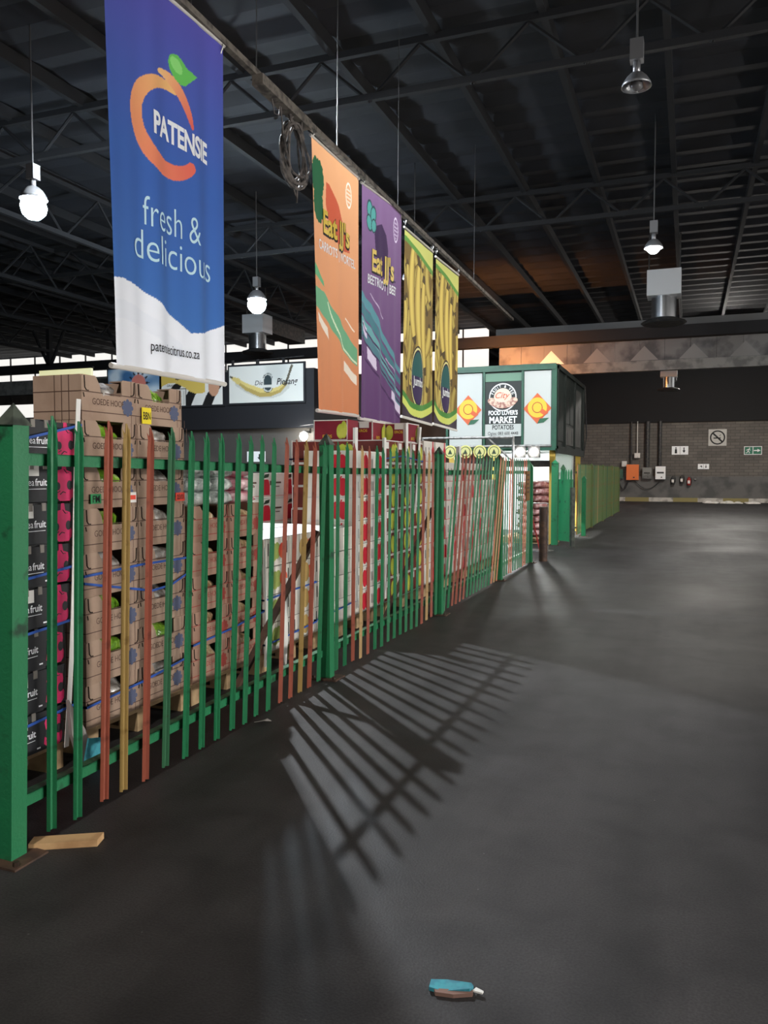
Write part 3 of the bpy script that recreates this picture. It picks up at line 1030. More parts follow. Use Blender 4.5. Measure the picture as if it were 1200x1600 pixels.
def panel(label, y0, y1, pales, lean=0.0, zr=1.62, x=XFN, rail='green', zrail0=None, rnd=random.Random(11)):
    t = thing('palisade_fence_panel', label, 'fence', (x, y0, 0), (0, R(lean), 0), group='panels of the palisade fence')
    L = y1 - y0
    za, zb = (zrail0 or zr), zr
    for nm, z in (('top_rail', None), ('bottom_rail', .2)):
        b = MB()
        z0, z1 = (za, zb) if z is None else (z, z)
        h_ = .026
        b.add([(-.03, 0, z0 - h_), (-.022, 0, z0 - h_), (-.022, 0, z0 + h_), (-.03, 0, z0 + h_), (-.03, L, z1 - h_), (-.022, L, z1 - h_), (-.022, L, z1 + h_), (-.03, L, z1 + h_)],
              [(0, 1, 2, 3), (4, 5, 6, 7), (0, 1, 5, 4), (1, 2, 6, 5), (2, 3, 7, 6), (3, 0, 4, 7)])
        b.add([(-.07, 0, z0 + h_ - .006), (-.022, 0, z0 + h_ - .006), (-.022, 0, z0 + h_), (-.07, 0, z0 + h_), (-.07, L, z1 + h_ - .006), (-.022, L, z1 + h_ - .006), (-.022, L, z1 + h_), (-.07, L, z1 + h_)],
              [(0, 1, 2, 3), (4, 5, 6, 7), (0, 1, 5, 4), (1, 2, 6, 5), (2, 3, 7, 6), (3, 0, 4, 7)])
        b.build(nm, M[rail], t)
    for (y, c) in pales:
        p = put('pale', PALE[c], t, (0, y - y0, rnd.uniform(-.006, .012)), (R(rnd.uniform(-.5, .5)), 0, R(rnd.uniform(-5, 5))))
        if c not in 'GL':
            p['label'] = {'R': 'faded red pale', 'O': 'orange pale', 'Y': 'mustard yellow pale', 'T': 'tan pale', 'D': 'dull green pale'}[c]
    return t


def even(y0, seq, step=.163):
    return [(y0 + i * step, c) for i, c in enumerate(seq)]


p1y = [2.71, 2.87, 3.05, 3.19, 3.36, 3.53, 3.71, 3.87, 4.03, 4.2, 4.35, 4.49, 4.65, 4.82, 4.97, 5.12, 5.27, 5.43]
panel('green palisade fence panel before the nearest post, outermost of the row', -.5, 2.44, even(-.35, 'GGGGGGGGGGGGGGGG'), 1.0, 1.66)
panel('nearest full palisade panel with mustard pales between red ones, before brown cartons', 2.53, 5.55, list(zip(p1y, 'GGRYRDGGGGGGGRYRGG'[:14] + 'RYRG')), 2.0, 1.615, zrail0=1.655)
panel('palisade panel with red and tan pales before the red and white fruit cartons', 5.65, 8.55, even(5.76, 'GGRTRGGGGGGGGRTRG', .168), .8, 1.61)
panel('leaning palisade panel with a band of faded red pales, before the fourth post', 8.64, 11.6, even(8.76, 'GGRRRRGGGGGGGGOTO', .168), 4.2, 1.6)
panel('palisade panel ending at the gate opening, with two orange bands and a brown sign board', 11.7, 14.05, even(11.82, 'GGGOOGGGGGOOGG', .163), .6, 1.6)


def post(label, y, h=1.86, x=XFN, s_=.052, lean=0.0, cap=True, m_='green'):
    t = thing('fence_post', label, 'fence post', (x, y, 0), (0, R(lean), 0), group='posts of the palisade fence')
    MB().box(-s_, s_, -s_, s_, .012, h - .07).build('shaft', M[m_], t)
    b = MB()
    e = s_ * 1.22
    b.add([(-e, -e, h - .07), (e, -e, h - .07), (e, e, h - .07), (-e, e, h - .07), (0, 0, h + .02)], [(0, 3, 2, 1), (0, 1, 4), (1, 2, 4), (2, 3, 4), (3, 0, 4)])
    b.build('pyramid_cap', M['dark_cap'] if cap else M[m_], t)
    MB().box(-.11, .11, -.09, .09, 0, .012).build('base_plate', M['rust'], t)
    for sx in (-1, 1):
        MB().cyl((sx * .085, -.06, .012), (sx * .085, -.06, .03), .013, n=6).build('bolt', M['bolt'], t)
    return t


post('nearest green fence post, with a pyramid cap, beside the plank', 2.487, 1.86, s_=.041, lean=2.0)
post('second green fence post, between the brown cartons and the apple cartons', 5.6, 1.88, s_=.042)
post('third green fence post, beside the yellow banana banners', 8.58, 1.87, s_=.045)
post('fourth green fence post, between two orange bands of pales', 11.63, 1.85)
post('green end post of the fence at the gate opening, beside the bollard', 14.1, 1.76, s_=.045, cap=False)
# stays behind posts
for (y, x2, y2, z1, lab) in ((5.6, -3.12, 5.12, 1.15, 'dark diagonal stay behind the second fence post'), (8.56, -3.05, 8.02, 1.2, 'dark diagonal stay behind the third fence post')):
    b = MB()
    b.cyl((XFN - .05, y - .06, z1), (x2, y2, .0), .03, n=4)
    tag(b.build('fence_stay', M['rust']), lab, 'fence stay', 'diagonal stays of the fence')
# sign board hanging on the last panel
t = thing('notice_board', 'small brown notice board on the fence beside the gate opening', 'sign', (XFN + .035, 13.62, 1.12))
MB().box(0, .02, -.16, .16, 0, .5).build('board', mat('brown_board', (120, 86, 44), 0.6), t)
b = MB()
for z in (.42, .34, .27, .2, .13):
    b.box(.021, .024, -.11, .11 - .1 * (z * 10 % 1), z, z + .03)
b.build('lettering', M['kraftline'], t)

# far fence beyond the gate
for k, (ya, yb) in enumerate(((20.45, 23.6), (23.7, 26.9), (27.0, 30.2), (30.3, 33.4))):
    seq = ['OLLDLLLLLLDLLLLLLL', 'LLLLDLLLLLTLLLLLLL', 'LLDLLLLLDLLLLLLLLL', 'LLLLLDLLLLLLLLLLLL'][k]
    panel(['olive green far fence panel next to the gate frame, with one orange pale', 'olive green far fence panel, second beyond the gate frame', 'olive green far fence panel, third beyond the gate frame', 'olive green far fence panel, last before the electrical boxes'][k],
          ya, yb, even(ya + .12, seq, .172), .3, 1.6, rail='olive', x=-2.62)
    post(['green post at the start of the far fence, before the cabin side', 'second post of the olive far fence', 'third post of the olive far fence', 'fourth post of the olive far fence'][k], ya - .05, 1.84 if k else 1.5, x=-2.6 if k else -2.42, s_=.05, cap=False, m_='olive' if k else 'green')
post('last post of the olive far fence, nearest the back wall', 33.45, 1.8, x=-2.62, s_=.05, cap=False, m_='olive')

# gate hardware at the opening
post('green gate post under the cabin corner, beside the solid gate leaf', 17.7, 1.86, x=-2.72, s_=.07, cap=False)
t = thing('gate_leaf', 'short green gate leaf with a solid lower sheet, swung out beside the gate post', 'gate', (-2.62, 17.66, 0), (0, 0, R(-52)))
MB().box(0, .56, -.015, .015, .12, 1.45).build('sheet', M['green'], t)
MB().box(.52, .60, -.04, .04, .02, 1.28).build('end_stile', M['dark_cap'], t)
b = MB()
for i in range(5):
    b.prism([(.06 + i * .1, 1.45), (.12 + i * .1, 1.45), (.12 + i * .1, 1.6), (.09 + i * .1, 1.66), (.06 + i * .1, 1.6)], lambda a, c, d: (a, d, c), -.006, .006)
b.build('pale_tips', M['green'], t)
t = thing('open_gate', 'green frame of an open gate standing under the cabin', 'gate', (-2.72, 18.9, 0), (0, 0, R(8)))
for y in (0, 1.1):
    b = MB()
    b.box(-.05, .05, y - .05, y + .05, 0, 1.68)
    b.add([(-.065, y - .065, 1.68), (.065, y - .065, 1.68), (.065, y + .065, 1.68), (-.065, y + .065, 1.68), (0, y, 1.79)], [(0, 1, 4), (1, 2, 4), (2, 3, 4), (3, 0, 4), (0, 3, 2, 1)])
    b.build('gate_post', M['green_dull'], t)
MB().box(-.03, .03, .05, 1.05, 1.56, 1.66).build('top_bar', M['green_dull'], t)
MB().box(-.015, .015, .05, 1.05, .1, .8).build('lower_sheet', M['green_dull'], t)
b = MB()
b.smooth = False
b.cyl((0, 0, 0), (0, 0, .98), .075, n=20)
tag(b.build('bollard', M['rust'], None, (-2.42, 14.45, 0)), 'round brown steel bollard at the gate opening', 'bollard')

# ------------------------------------------------------------------ pallets
PX = -3.15
pt = thing('pallet', 'pallet', 'pallet', (0, 0, 0), group='pallets under the stacks')
for i in range(7):
    MB().box(-1.2 + i * .178, -1.2 + i * .178 + .132, 0, 1.0, .122, .144).build('deck_board', M['pallet'], pt)
for yy in (0, .45, .9):
    MB().box(-1.2, 0, yy, yy + .1, .1, .122).build('stringer_board', M['pallet'], pt)
    MB().box(-1.2, 0, yy, yy + .1, 0, .02).build('bottom_board', M['pallet'], pt)
    for xx in (-1.2, -.67, -.145):
        MB().box(xx, xx + .145, yy, yy + .1, .02, .1).build('block', M['pallet'], pt)
PALLETS = []


def pallet(y, x, label, sy=1.0):
    o = dup(pt, (x, y, 0), (0, 0, 0), label) if PALLETS else pt
    o.location = (x, y, 0)
    o.scale = (1, sy, 1)
    o['label'] = label
    PALLETS.append(o)
    return o


# ------------------------------------------------------------------ cartons
def quad(y0, y1, z0, z1):
    return [(y0, z0), (y1, z0), (y1, z1), (y0, z1)]


def open_carton(w_, d_, h_, board, line, crest_m, txt):
    """display carton, front faces +x; cut-out window in the front panel"""
    t = thing('produce_carton', '', 'carton')
    b = MB()
    T = .007
    hw = w_ / 2
    a0, a1 = -hw + .29 * w_, -hw + .72 * w_
    zt, zw = h_, h_ * .60
    front = [(-hw, 0), (hw, 0), (hw, zt - .012), (hw - .01, zt), (a1 + .012, zt), (a1, zt - .012), (a1, zw + .01), (a1 - .01, zw), (a0 + .035, zw), (a0 + .02, zw + .01),
             (a0 + .012, zt - .05), (a0 - .012, zt - .012), (a0 - .025, zt), (-hw + .01, zt), (-hw, zt - .012)]
    b.prism(front, lambda a, c, d: (d, a, c), -T, 0)
    b.box(-d_, -T, -hw, -hw + T, 0, zt)
    b.box(-d_, -T, hw - T, hw, 0, zt)
    b.box(-d_, -d_ + T, -hw + T, hw - T, 0, zt)
    b.box(-d_ + T, -T, -hw + T, hw - T, 0, T, 1)
    b.box(-d_ + T, -d_ + .12, -hw + T, hw - T, zt - T, zt)
    # corner flaps stand a little proud
    b.box(-.12, -T, -hw + T, -hw + .10, zt - T, zt)
    b.box(-.12, -T, hw - .10, hw - T, zt - T, zt)
    b.build('body', [board, M['kraft_in']], t)
    p = MB()
    F = FX(0, 0, .0015)
    L = .0055
    for z in (.155 * h_ / .25, .045):
        p.flat(quad(-hw, hw, z, z + L), F)
    for y in (.245, .285, .325):
        p.flat(quad(y * w_ / .475 - .06, y * w_ / .475 - .06 + L * .8, h_ * .62, h_), F)
        p.flat(quad(y * w_ / .475 - .06, y * w_ / .475 - .06 + L * .8, 0, h_ * .2), F)
    S = FY(0, 0, -hw - .0015)
    for z in (.155 * h_ / .25, .045):
        p.flat(quad(-d_, 0, z, z + L), S)
    for x in (-.19, -.14, -.09):
        p.flat(quad(x, x + L, 0, h_), S)
    p.text(txt, .05, FX(-.015, h_ * .36, .002), xs=.86)
    p.build('print', line, t)
    c = MB()
    for (cy, cz) in ((hw - .085, h_ * .36),):
        for q in range(8):
            c.flat(ell(cy + .038 * math.cos(q * .785), cz + .038 * math.sin(q * .785), .015, .015, 8), FX(0, 0, .0022))
        c.flat(ell(cy, cz, .036, .036, 20), FX(0, 0, .0024))
    c.build('crest', crest_m, t)
    s_ = MB()
    for sg in (-1, 1):
        y = sg * (hw - .025)
        s_.tube([(.002, y + sg * .004, h_ - .005), (.002, y, h_ * .72), (.002, y - sg * .012, h_ * .66), (.002, y - sg * .03, h_ * .655)], .0035, 4)
        s_.tube([(.002, y + sg * .012, h_ * .60), (.002, y + sg * .006, h_ * .5)], .003, 4)
    s_.build('handle_slit', M['slit'], t)
    return t


def blob(seed, sx, sy, sz, m_, name, amp=.18, f=2.2, sub=24, power=.7):
    b = MB()
    b.smooth = True
    n1, n2 = sub, sub // 2
    vs, fs = [], []
    for i in range(n2 + 1):
        ph = -math.pi / 2 + math.pi * i / n2
        for k in range(n1):
            th = 2 * math.pi * k / n1
            def sp(v):
                return math.copysign(abs(v) ** power, v)
            x, y, z = sp(math.cos(ph)) * sp(math.cos(th)), sp(math.cos(ph)) * sp(math.sin(th)), sp(math.sin(ph))
            q = 1 + amp * noise.noise(Vector((x * f + seed * 3.1, y * f - seed, z * f + seed * 1.7))) + amp * .5 * noise.noise(Vector((x * f * 3 + seed, y * f * 3, z * f * 3)))
            vs.append((x * sx * q, y * sy * q, sz + z * sz * q))
    for i in range(n2):
        for k in range(n1):
            fs.append((i * n1 + k, i * n1 + (k + 1) % n1, (i + 1) * n1 + (k + 1) % n1, (i + 1) * n1 + k))
    b.add(vs, fs)
    return b.mesh(name, m_)


BL = {}
for nm in ('lettuce', 'clearbag', 'potato', 'silverbag', 'pinkbag', 'redsack'):
    BL[nm] = []
    for s_ in range(3):
        if nm in ('lettuce', 'clearbag', 'potato'):
            BL[nm].append(blob(s_ + 1.3, .14, .165, .112, M[nm], nm, .14))
        elif nm in ('silverbag', 'pinkbag'):
            BL[nm].append(blob(s_ + 4.3, .21, .17, .056, M[nm], nm, .14))
        else:
            BL[nm].append(blob(s_ + 9.3, .42, .27, .085, M[nm], nm, .16))

USED = {}


def stack(proto, key, y0, ncol, pitch, nlay, h_, x=PX, z0=.144, jit=.008, label=None, group=None, rotj=.8, seed=1, skip=(), lean=0.0):
    """copies of one carton, column by column; returns {(col, layer): object}"""
    rnd = random.Random(seed)
    out = {}
    for c in range(ncol):
        for l in range(nlay):
            if (c, l) in skip:
                continue
            loc = (x + rnd.uniform(-jit, jit), y0 + pitch * (c + .5) + rnd.uniform(-jit, jit) * .3 + lean * l, z0 + l * h_)
            rot = (0, 0, R(rnd.uniform(-rotj, rotj)))
            lab = label(c, l)
            if key not in USED:
                USED[key] = 1
                o = proto
                o.location, o.rotation_euler = loc, rot
                o['label'] = lab
            else:
                o = dup(proto, loc, rot, lab)
            o['group'] = group
            out[(c, l)] = o
    return out


# black fruit cartons
def black_carton():
    w_, d_, h_ = .49, .58, .215
    t = thing('black_fruit_carton', '', 'carton')
    hw = w_ / 2
    b = MB()
    b.box(-d_, 0, -hw, hw, 0, h_ - .012)
    b.box(-d_ + .03, -.02, -hw + .12, hw - .12, h_ - .012, h_ - .002)
    b.build('body', M['blackbox'], t)
    k = MB()
    for y in (-.07, .02):
        k.prism([(y, h_ - .045), (y + .025, h_ - .045), (y + .025, h_ - .004), (y, h_ - .004)], lambda a, c, d: (d, a, c), -.002, .004)
    k.build('stacking_tab', M['greytab'], t)
    p = MB()
    p.text('idea', .052, FX(-.115, .085, .002), cx=False, xs=.9)
    p.text('fruit', .052, FX(-.036, .085, .002), cx=False, xs=.9, bold=.018)
    p.flat(quad(-.09, .04, .066, .069), FX(0, 0, .002))
    p.flat(quad(-.16, -.135, .016, .024), FX(0, 0, .002))
    p.flat(quad(.05, .075, .016, .024), FX(0, 0, .002))
    p.build('lettering', M['ltext'], t)
    g = MB()
    y = .165
    g.flat([(y + .012, .205), (y - .012, .205), (y - .014, .17), (y - .045, .165), (y - .06, .14), (y - .05, .10), (y - .062, .06), (y - .066, .03), (y - .03, .0), (y + .04, .0), (y + .062, .02), (y + .066, .055), (y + .05, .09), (y + .06, .125), (y + .055, .155), (y + .02, .166)], FX(0, 0, .002))
    g.build('fruit_print', M['pink'], t)
    v = MB()
    v.flat(ell(y + .04, .085, .02, .026, 12), FX(0, 0, .003))
    v.flat(ell(y - .045, .08, .018, .022, 12), FX(0, 0, .003))
    v.tube([(.003, y - .03, .035), (.003, y - .01, .05), (.003, y + .01, .045)], .003, 4)
    v.tube([(.003, y + .0, .17), (.003, y + .02, .15), (.003, y + .035, .152)], .0025, 4)
    v.tube([(.003, y - .05, .045), (.003, y - .03, .055)], .0025, 4)
    v.build('fruit_spot', M['blackbox'], t)
    return t


pallet(2.38, PX, 'pallet under the black fruit cartons')
bc = black_carton()
BK = stack(bc, 'black', 2.40, 2, .492, 8, .217, jit=.012, seed=4, rotj=1.2, lean=.0195,
           label=lambda c, l: ('black carton with pink print, %s ' % from_top(l, 8)) + ('beside the white corner strip' if c else 'behind the nearest post'),
           group='black fruit cartons in the nearest stack')
for i, ((c, l), o) in enumerate(sorted(BK.items())):
    if c == 1 and l in (6, 5, 3, 2, 1, 0):
        y = (-.06, -.08, -.05)[i % 3]
        MB().box(.001, .003, y - .04, y + .04, .135, .20).build('white_label', M['paper'], o)
        o.children[-1]['label'] = 'white paper label'

# brown open cartons with bagged greens
kc = open_carton(.475, .34, .25, M['kraft'], M['kraftline'], M['crest'], 'GOEDE HOOP')
kc['category'] = 'carton'
pallet(3.56, PX, 'pallet under the tall stack of brown cartons')
COLN = ('column beside the black cartons', 'yellow tag column')
BR = stack(kc, 'kraft', 3.562, 2, .482, 8, .25, seed=9, jit=.01,
           label=lambda c, l: 'open brown carton, %s in the %s' % (from_top(l, 8), COLN[c]), group='brown cartons of bagged greens')
greens = {(0, 7): 'clearbag', (0, 6): 'lettuce', (0, 5): 'lettuce', (0, 4): 'lettuce', (0, 3): 'clearbag', (0, 2): 'lettuce', (0, 1): 'lettuce', (0, 0): 'clearbag',
          (1, 7): 'lettuce', (1, 6): 'clearbag', (1, 5): 'clearbag', (1, 4): 'clearbag', (1, 3): 'clearbag', (1, 2): 'clearbag', (1, 1): 'lettuce', (1, 0): 'clearbag'}
for (c, l), k in greens.items():
    o = BR[(c, l)]
    me = BL[k][(c + l) % 3]
    g = put('bag_of_greens', me, None, (o.location.x - .16, o.location.y, o.location.z + .008), (0, 0, R(17 * l % 40 - 20)))
    tag(g, ('bright green bagged lettuce' if k == 'lettuce' else 'clear bag of greens') + ' in brown carton, %s, %s' % (from_top(l, 8), ('nearer column' if c == 0 else 'yellow tag column')), 'bag of greens', 'bags of greens in the brown cartons')


def card(parent, name, label, y, z, w_, h_, m_, txt, tm, size, **kw):
    b = MB()
    b.box(.012, .016, y - w_ / 2, y + w_ / 2, z - h_ / 2, z + h_ / 2)
    o = b.build(name, m_, parent)
    o['label'] = label
    q = MB()
    if txt:
        q.text(txt, size, FX(y, z - size * .35, .0175), **kw)
    else:
        q.box(.016, .018, y - w_ * .42, y + w_ * .42, z - h_ * .22, z + h_ * .22)
    q.build('lettering', tm, o)


card(BR[(1, 7)], 'tag_card', 'yellow card with black letters', -.155, .055, .09, .10, M['ytag'], 'BBN', M['ink'], .066, bold=.012, xs=.6)
card(BR[(0, 5)], 'tag_card', 'green card with black letters', -.135, .055, .085, .055, M['gtag'], 'FM', M['ink'], .055, bold=.02, xs=.9)
card(BR[(0, 5)], 'tag_card', 'white card with a red bar', .165, .055, .1, .062, M['paper'], '', M['rtag'], .05)
card(BR[(1, 5)], 'tag_card', 'red card with a black date', .18, .045, .095, .055, M['rtag'], '23/01', M['ink'], .045, bold=.012, xs=.8)

# reddish cartons with pale roots
rc = open_carton(.475, .34, .25, M['kraft_red'], M['redprint'], M['redprint'], 'GOEDE HOOP')
pallet(4.58, PX, 'pallet under the low stack of red-printed brown cartons')
RC = stack(rc, 'kraftred', 4.6, 2, .478, 5, .243, seed=13, jit=.01,
           label=lambda c, l: 'brown carton with red print, %s, %s' % (from_top(l, 5), ('beside the tall brown stack', 'beside the white cartons')[c]), group='red-printed brown cartons')
for (c, l), o in RC.items():
    g = put('bag_of_roots', BL['potato'][(c + l) % 3], None, (o.location.x - .16, o.location.y, o.location.z + .008), (0, 0, R(31 * l % 40 - 20)))
    g.scale = (.95, .95, .95)
    tag(g, 'pale bagged roots in a red-printed carton, %s, %s' % (from_top(l, 5), ('tall brown stack side', 'white carton side')[c]), 'bag of roots', 'bags of roots in the red-printed cartons')
ztop = .144 + 5 * .243
k = 0
for l in range(3):
    for (y, nm) in ((4.76, 'silverbag'), (5.05, 'silverbag'), (5.34, 'pinkbag')):
        g = put('produce_bag', BL[nm][k % 3], None, (PX - .2, y, ztop + l * .1), (0, 0, R(5 * k)))
        tag(g, ('silvery' if nm == 'silverbag' else 'pink and clear') + ' produce bag on the red-printed cartons, %s layer, %s' % (('lower', 'middle', 'upper')[l], ('next to the tall brown stack', 'in the middle', 'next to the white cartons')[[4.76, 5.05, 5.34].index(y)]), 'bag', 'plastic bags on the red-printed cartons')
        k += 1


# white fruit cartons
def white_carton(kind, w_=.455, d_=.56, h_=.231):
    t = thing('white_fruit_carton', '', 'carton')
    hw = w_ / 2
    b = MB()
    b.box(-d_, 0, -hw, hw, 0, h_ - .003)
    b.build('body', [M['whitebox']], t)
    p = MB()
    F = FX(0, 0, .0015)
    for y in (-.2, -.17, -.06, .1, .13, .2):
        p.flat(quad(y * w_ / .455, y * w_ / .455 + .012, 0, h_), F)
    p.build('stripe_print', M['greyprint'], t)
    s_ = MB()
    s_.flat(quad(-hw, hw, h_ - .006, h_ - .002), FX(0, 0, .002))
    for y in ((-.16, .17) if kind != 'plain' else (-.19,)):
        s_.flat(quad(y, y + .014, h_ * .38, h_ * .82), FX(0, 0, .002))
    S = FY(0, 0, -hw - .0015)
    s_.flat(ell(-d_ * .5, h_ * .5, .045, .02, 14), S)
    s_.build('vent_slot', M['ink'], t)
    if kind == 'tomato':
        q = MB()
        q.flat(ell(-.055, h_ * .48, .058, .075, 22), FX(0, 0, .003), 0.0, 0)
        q.flat(ell(.0, h_ * .52, .05, .07, 22), FX(0, 0, .0034), 0.0, 0)
        q.flat(ell(.09, h_ * .5, .065, .065, 22), FX(0, 0, .004), 0.0, 1)
        q.build('fruit_print', [M['pear'], M['tomato']], t)
    if kind == 'mango':
        q = MB()
        q.flat(ell(.14, h_ * .5, .06, .06, 22), FX(0, 0, .003), 0.0, 1)
        q.flat(ell(.0, h_ * .48, .06, .075, 22), FX(0, 0, .0034), 0.0, 0)
        q.flat(ell(.055, h_ * .5, .06, .085, 22), FX(0, 0, .004), 0.0, 0)
        q.build('fruit_print', [M['mango'], M['tomato']], t)
    if kind == 'plain':
        q = MB()
        q.flat(quad(-.05, .12, h_ * .6, h_ * .63), FX(0, 0, .003))
        q.flat(quad(-.02, .08, h_ * .48, h_ * .5), FX(0, 0, .003))
        q.text('FRESH', .04, FX(.04, h_ * .7, .003), bold=.01)
        q.build('lettering', M['greyprint'], t)
    return t


pallet(5.59, PX, 'pallet under the white cartons printed with pears and mangoes')
pallet(6.60, PX, 'pallet under the plain white cartons behind the second post')
WN = dict(tomato='red and green fruit', mango='mangoes')
for (kind, c0) in (('tomato', 0), ('mango', 1)):
    wc = white_carton(kind)
    for row in range(2):
        stack(wc, kind, 5.59 + .46 * c0, 1, .46, 4, .231, x=PX - .57 * row, seed=20 + c0 + 5 * row, jit=.006,
              label=lambda c, l: 'white carton with %s, %s of the %s column' % (WN[kind], from_top(l, 4), ('front', 'back')[row]), group='white fruit cartons')
wc = white_carton('plain')
for row in range(2):
    stack(wc, 'plain', 6.525, 2, .455, 4, .231, x=PX - .57 * row, seed=31 + row, jit=.006,
          label=lambda c, l: 'plain white carton, %s, %s column %s the second post' % (from_top(l, 4), ('front', 'back')[row], ('just before', 'just beyond')[c]), group='plain white cartons')


# white cartons with a red jar, in the second row
def jar_carton():
    w_, d_, h_ = .56, .5, .29
    t = thing('jar_carton', '', 'carton')
    hw = w_ / 2
    MB().box(-d_, 0, -hw, hw, 0, h_ - .003).build('body', M['whitebox'], t)
    p = MB()
    p.flat([(.02, .04), (.2, .04), (.2, .15), (.18, .2), (.16, .215), (.07, .215), (.035, .19), (.02, .15)], FX(0, 0, .002), 0, 0)
    p.flat([(.04, .225), (.17, .24), (.19, .28), (.09, .27)], FX(0, 0, .0025), 0, 1)
    p.flat(quad(.205, .26, .15, .2), FX(0, 0, .002), 0, 2)
    p.flat(quad(-.27, .27, .028, .033), FX(0, 0, .002), 0, 0)
    p.flat(quad(-.25, -.1, .17, .19), FX(0, 0, .002), 0, 2)
    p.flat(quad(-.24, -.14, .13, .14), FX(0, 0, .002), 0, 2)
    p.build('label_print', [M['crimson'], M['leafdark'], M['kraftline']], t)
    return t


pallet(7.55, -4.42, 'pallet in the second row, nearer one under the jar cartons')
pallet(8.7, -4.42, 'pallet in the second row, farther one under the jar cartons')
jc = jar_carton()
stack(jc, 'jar', 7.52, 4, .565, 5, .29, x=-4.42, seed=44, jit=.01,
      label=lambda c, l: 'white carton with red jar print, %s of the %s column' % (from_top(l, 5), ('nearest', 'second', 'third', 'farthest')[c]), group='white jar cartons in the second row')


# white and crimson apple cartons
def apple_carton(w_, d_, h_, base, shape, edge, name, label_strip=True):
    t = thing(name, '', 'carton')
    hw = w_ / 2
    MB().box(-d_, 0, -hw, hw, 0, h_ - .003).build('body', base, t)
    p = MB()
    for fn, W2 in ((FX(0, 0, .002), hw), (FY(-d_ / 2, 0, -hw - .002), d_ / 2)):
        p.flat(quad(-W2, W2, 0, .01), fn, 0, 0)
        p.flat(quad(-W2, W2, h_ - .014, h_ - .004), fn, 0, 0)
        p.flat(quad(-W2, -W2 + .01, 0, h_), fn, 0, 0)
        p.flat(quad(W2 - .01, W2, 0, h_), fn, 0, 0)
    if label_strip:
        p.flat(quad(-hw + .05, -hw + .15, h_ * .62, h_ * .9), FX(0, 0, .0025), 0, 0)
    p.build('edge_print', edge, t)
    q = MB()
    for fn, W2 in ((FX(0, 0, .003), hw), (FY(-d_ / 2, 0, -hw - .003), min(d_ / 2, .25))):
        cx = W2 * .45
        r_ = h_ * .38
        q.flat(ell(cx - r_ * .42, h_ * .45, r_ * .62, r_, 20), fn)
        q.flat(ell(cx + r_ * .42, h_ * .45, r_ * .62, r_, 20), fn, .0005)
        q.flat([(cx - .008, h_ * .7), (cx + .008, h_ * .7), (cx + .03, h_ * .9), (cx + .015, h_ * .92)], fn, .001)
    q.build('apple_print', shape, t)
    return t


pallet(7.605, PX, 'pallet under the white cartons with crimson apples', .7)
ac = apple_carton(.395, .56, .24, M['whitebox'], M['crimson'], M['paper'], 'apple_carton')
b = MB()
for y in (-.16, -.12):
    b.flat(quad(y, y + .012, .06, .16), FX(0, 0, .003))
b.flat(quad(-.19, .19, .0, .004), FX(0, 0, .003))
b.build('vent_slot', M['ink'], ac)
AC = stack(ac, 'appleE', 7.455, 2, .4, 7, .24, seed=51,
           label=lambda c, l: 'white carton with a crimson apple, %s of the %s column' % (from_top(l, 7), ('nearer', 'farther')[c]), group='white cartons with crimson apples')
pallet(8.33, PX, 'pallet under the dark red cartons with green apples', 1.3)
fc = apple_carton(.455, 1.14, .26, M['darkred'], M['apple'], M['paper'], 'green_apple_carton')
FC = stack(fc, 'appleF', 8.28, 3, .46, 7, .26, seed=61,
           label=lambda c, l: 'dark red carton with a green apple, %s of the %s column' % (from_top(l, 7), ('nearest', 'middle', 'farthest')[c]), group='dark red cartons with green apples')


# maroon cartons laid on top
def top_carton(w_, d_, h_):
    t = thing('maroon_apple_carton', '', 'carton')
    hw = w_ / 2
    MB().box(-d_, 0, -hw, hw, 0, h_ - .003).build('body', M['maroon'], t)
    p = MB()
    for fn, W2 in ((FX(0, 0, .002), hw), (FY(-d_ / 2, 0, -hw - .002), d_ / 2)):
        for q in (quad(-W2, W2, 0, .01), quad(-W2, W2, h_ - .014, h_ - .004), quad(-W2, -W2 + .01, 0, h_), quad(W2 - .01, W2, 0, h_)):
            p.flat(q, fn, 0, 0)
    p.flat(quad(-d_ * .05, d_ * .36, h_ * .66, h_ - .014), FY(-d_ / 2, 0, -hw - .003), 0, 0)
    p.build('edge_print', M['paper'], t)
    q = MB()
    fn = FX(0, 0, .003)
    q.flat(ell(hw - .085, h_ * .42, .05, h_ * .36, 20), fn)
    q.flat(ell(hw - .045, h_ * .5, .04, h_ * .42, 20), fn, .0005)
    fn = FY(-d_ / 2, 0, -hw - .003)
    q.flat(ell(-d_ * .36, h_ * .42, .055, h_ * .36, 20), fn)
    q.flat(ell(-d_ * .27, h_ * .5, .05, h_ * .38, 20), fn, .0005)
    q.build('apple_print', M['apple'], t)
    r_ = MB()
    r_.text('EROS', .05, FX(-.04, h_ * .12, .0035), bold=.01)
    r_.text('EROS', .045, FY(-d_ * .38, h_ * .46, -hw - .0035), bold=.01)
    r_.build('lettering', M['yprint'], t)
    return t


zt = .144 + 7 * .26
tc_ = top_carton(.42, .31, .235)
for i, (x, y, rz, lab) in enumerate(((-3.45, 8.915, 0, 'maroon apple carton on top of the dark red stack, middle of the top row'),
                                     (-3.17, 9.365, 0, 'maroon apple carton on top of the dark red stack, farthest of the top row'),
                                     (-3.81, 8.32, -90, 'maroon apple carton turned sideways on the stack, under the orange banner'))):
    o = tc_ if i == 0 else dup(tc_, (0, 0, 0))
    o.location = (x, y, zt)
    o.rotation_euler = (0, 0, R(rz))
    o['label'] = lab
    o['group'] = 'maroon cartons on top of the apple stacks'


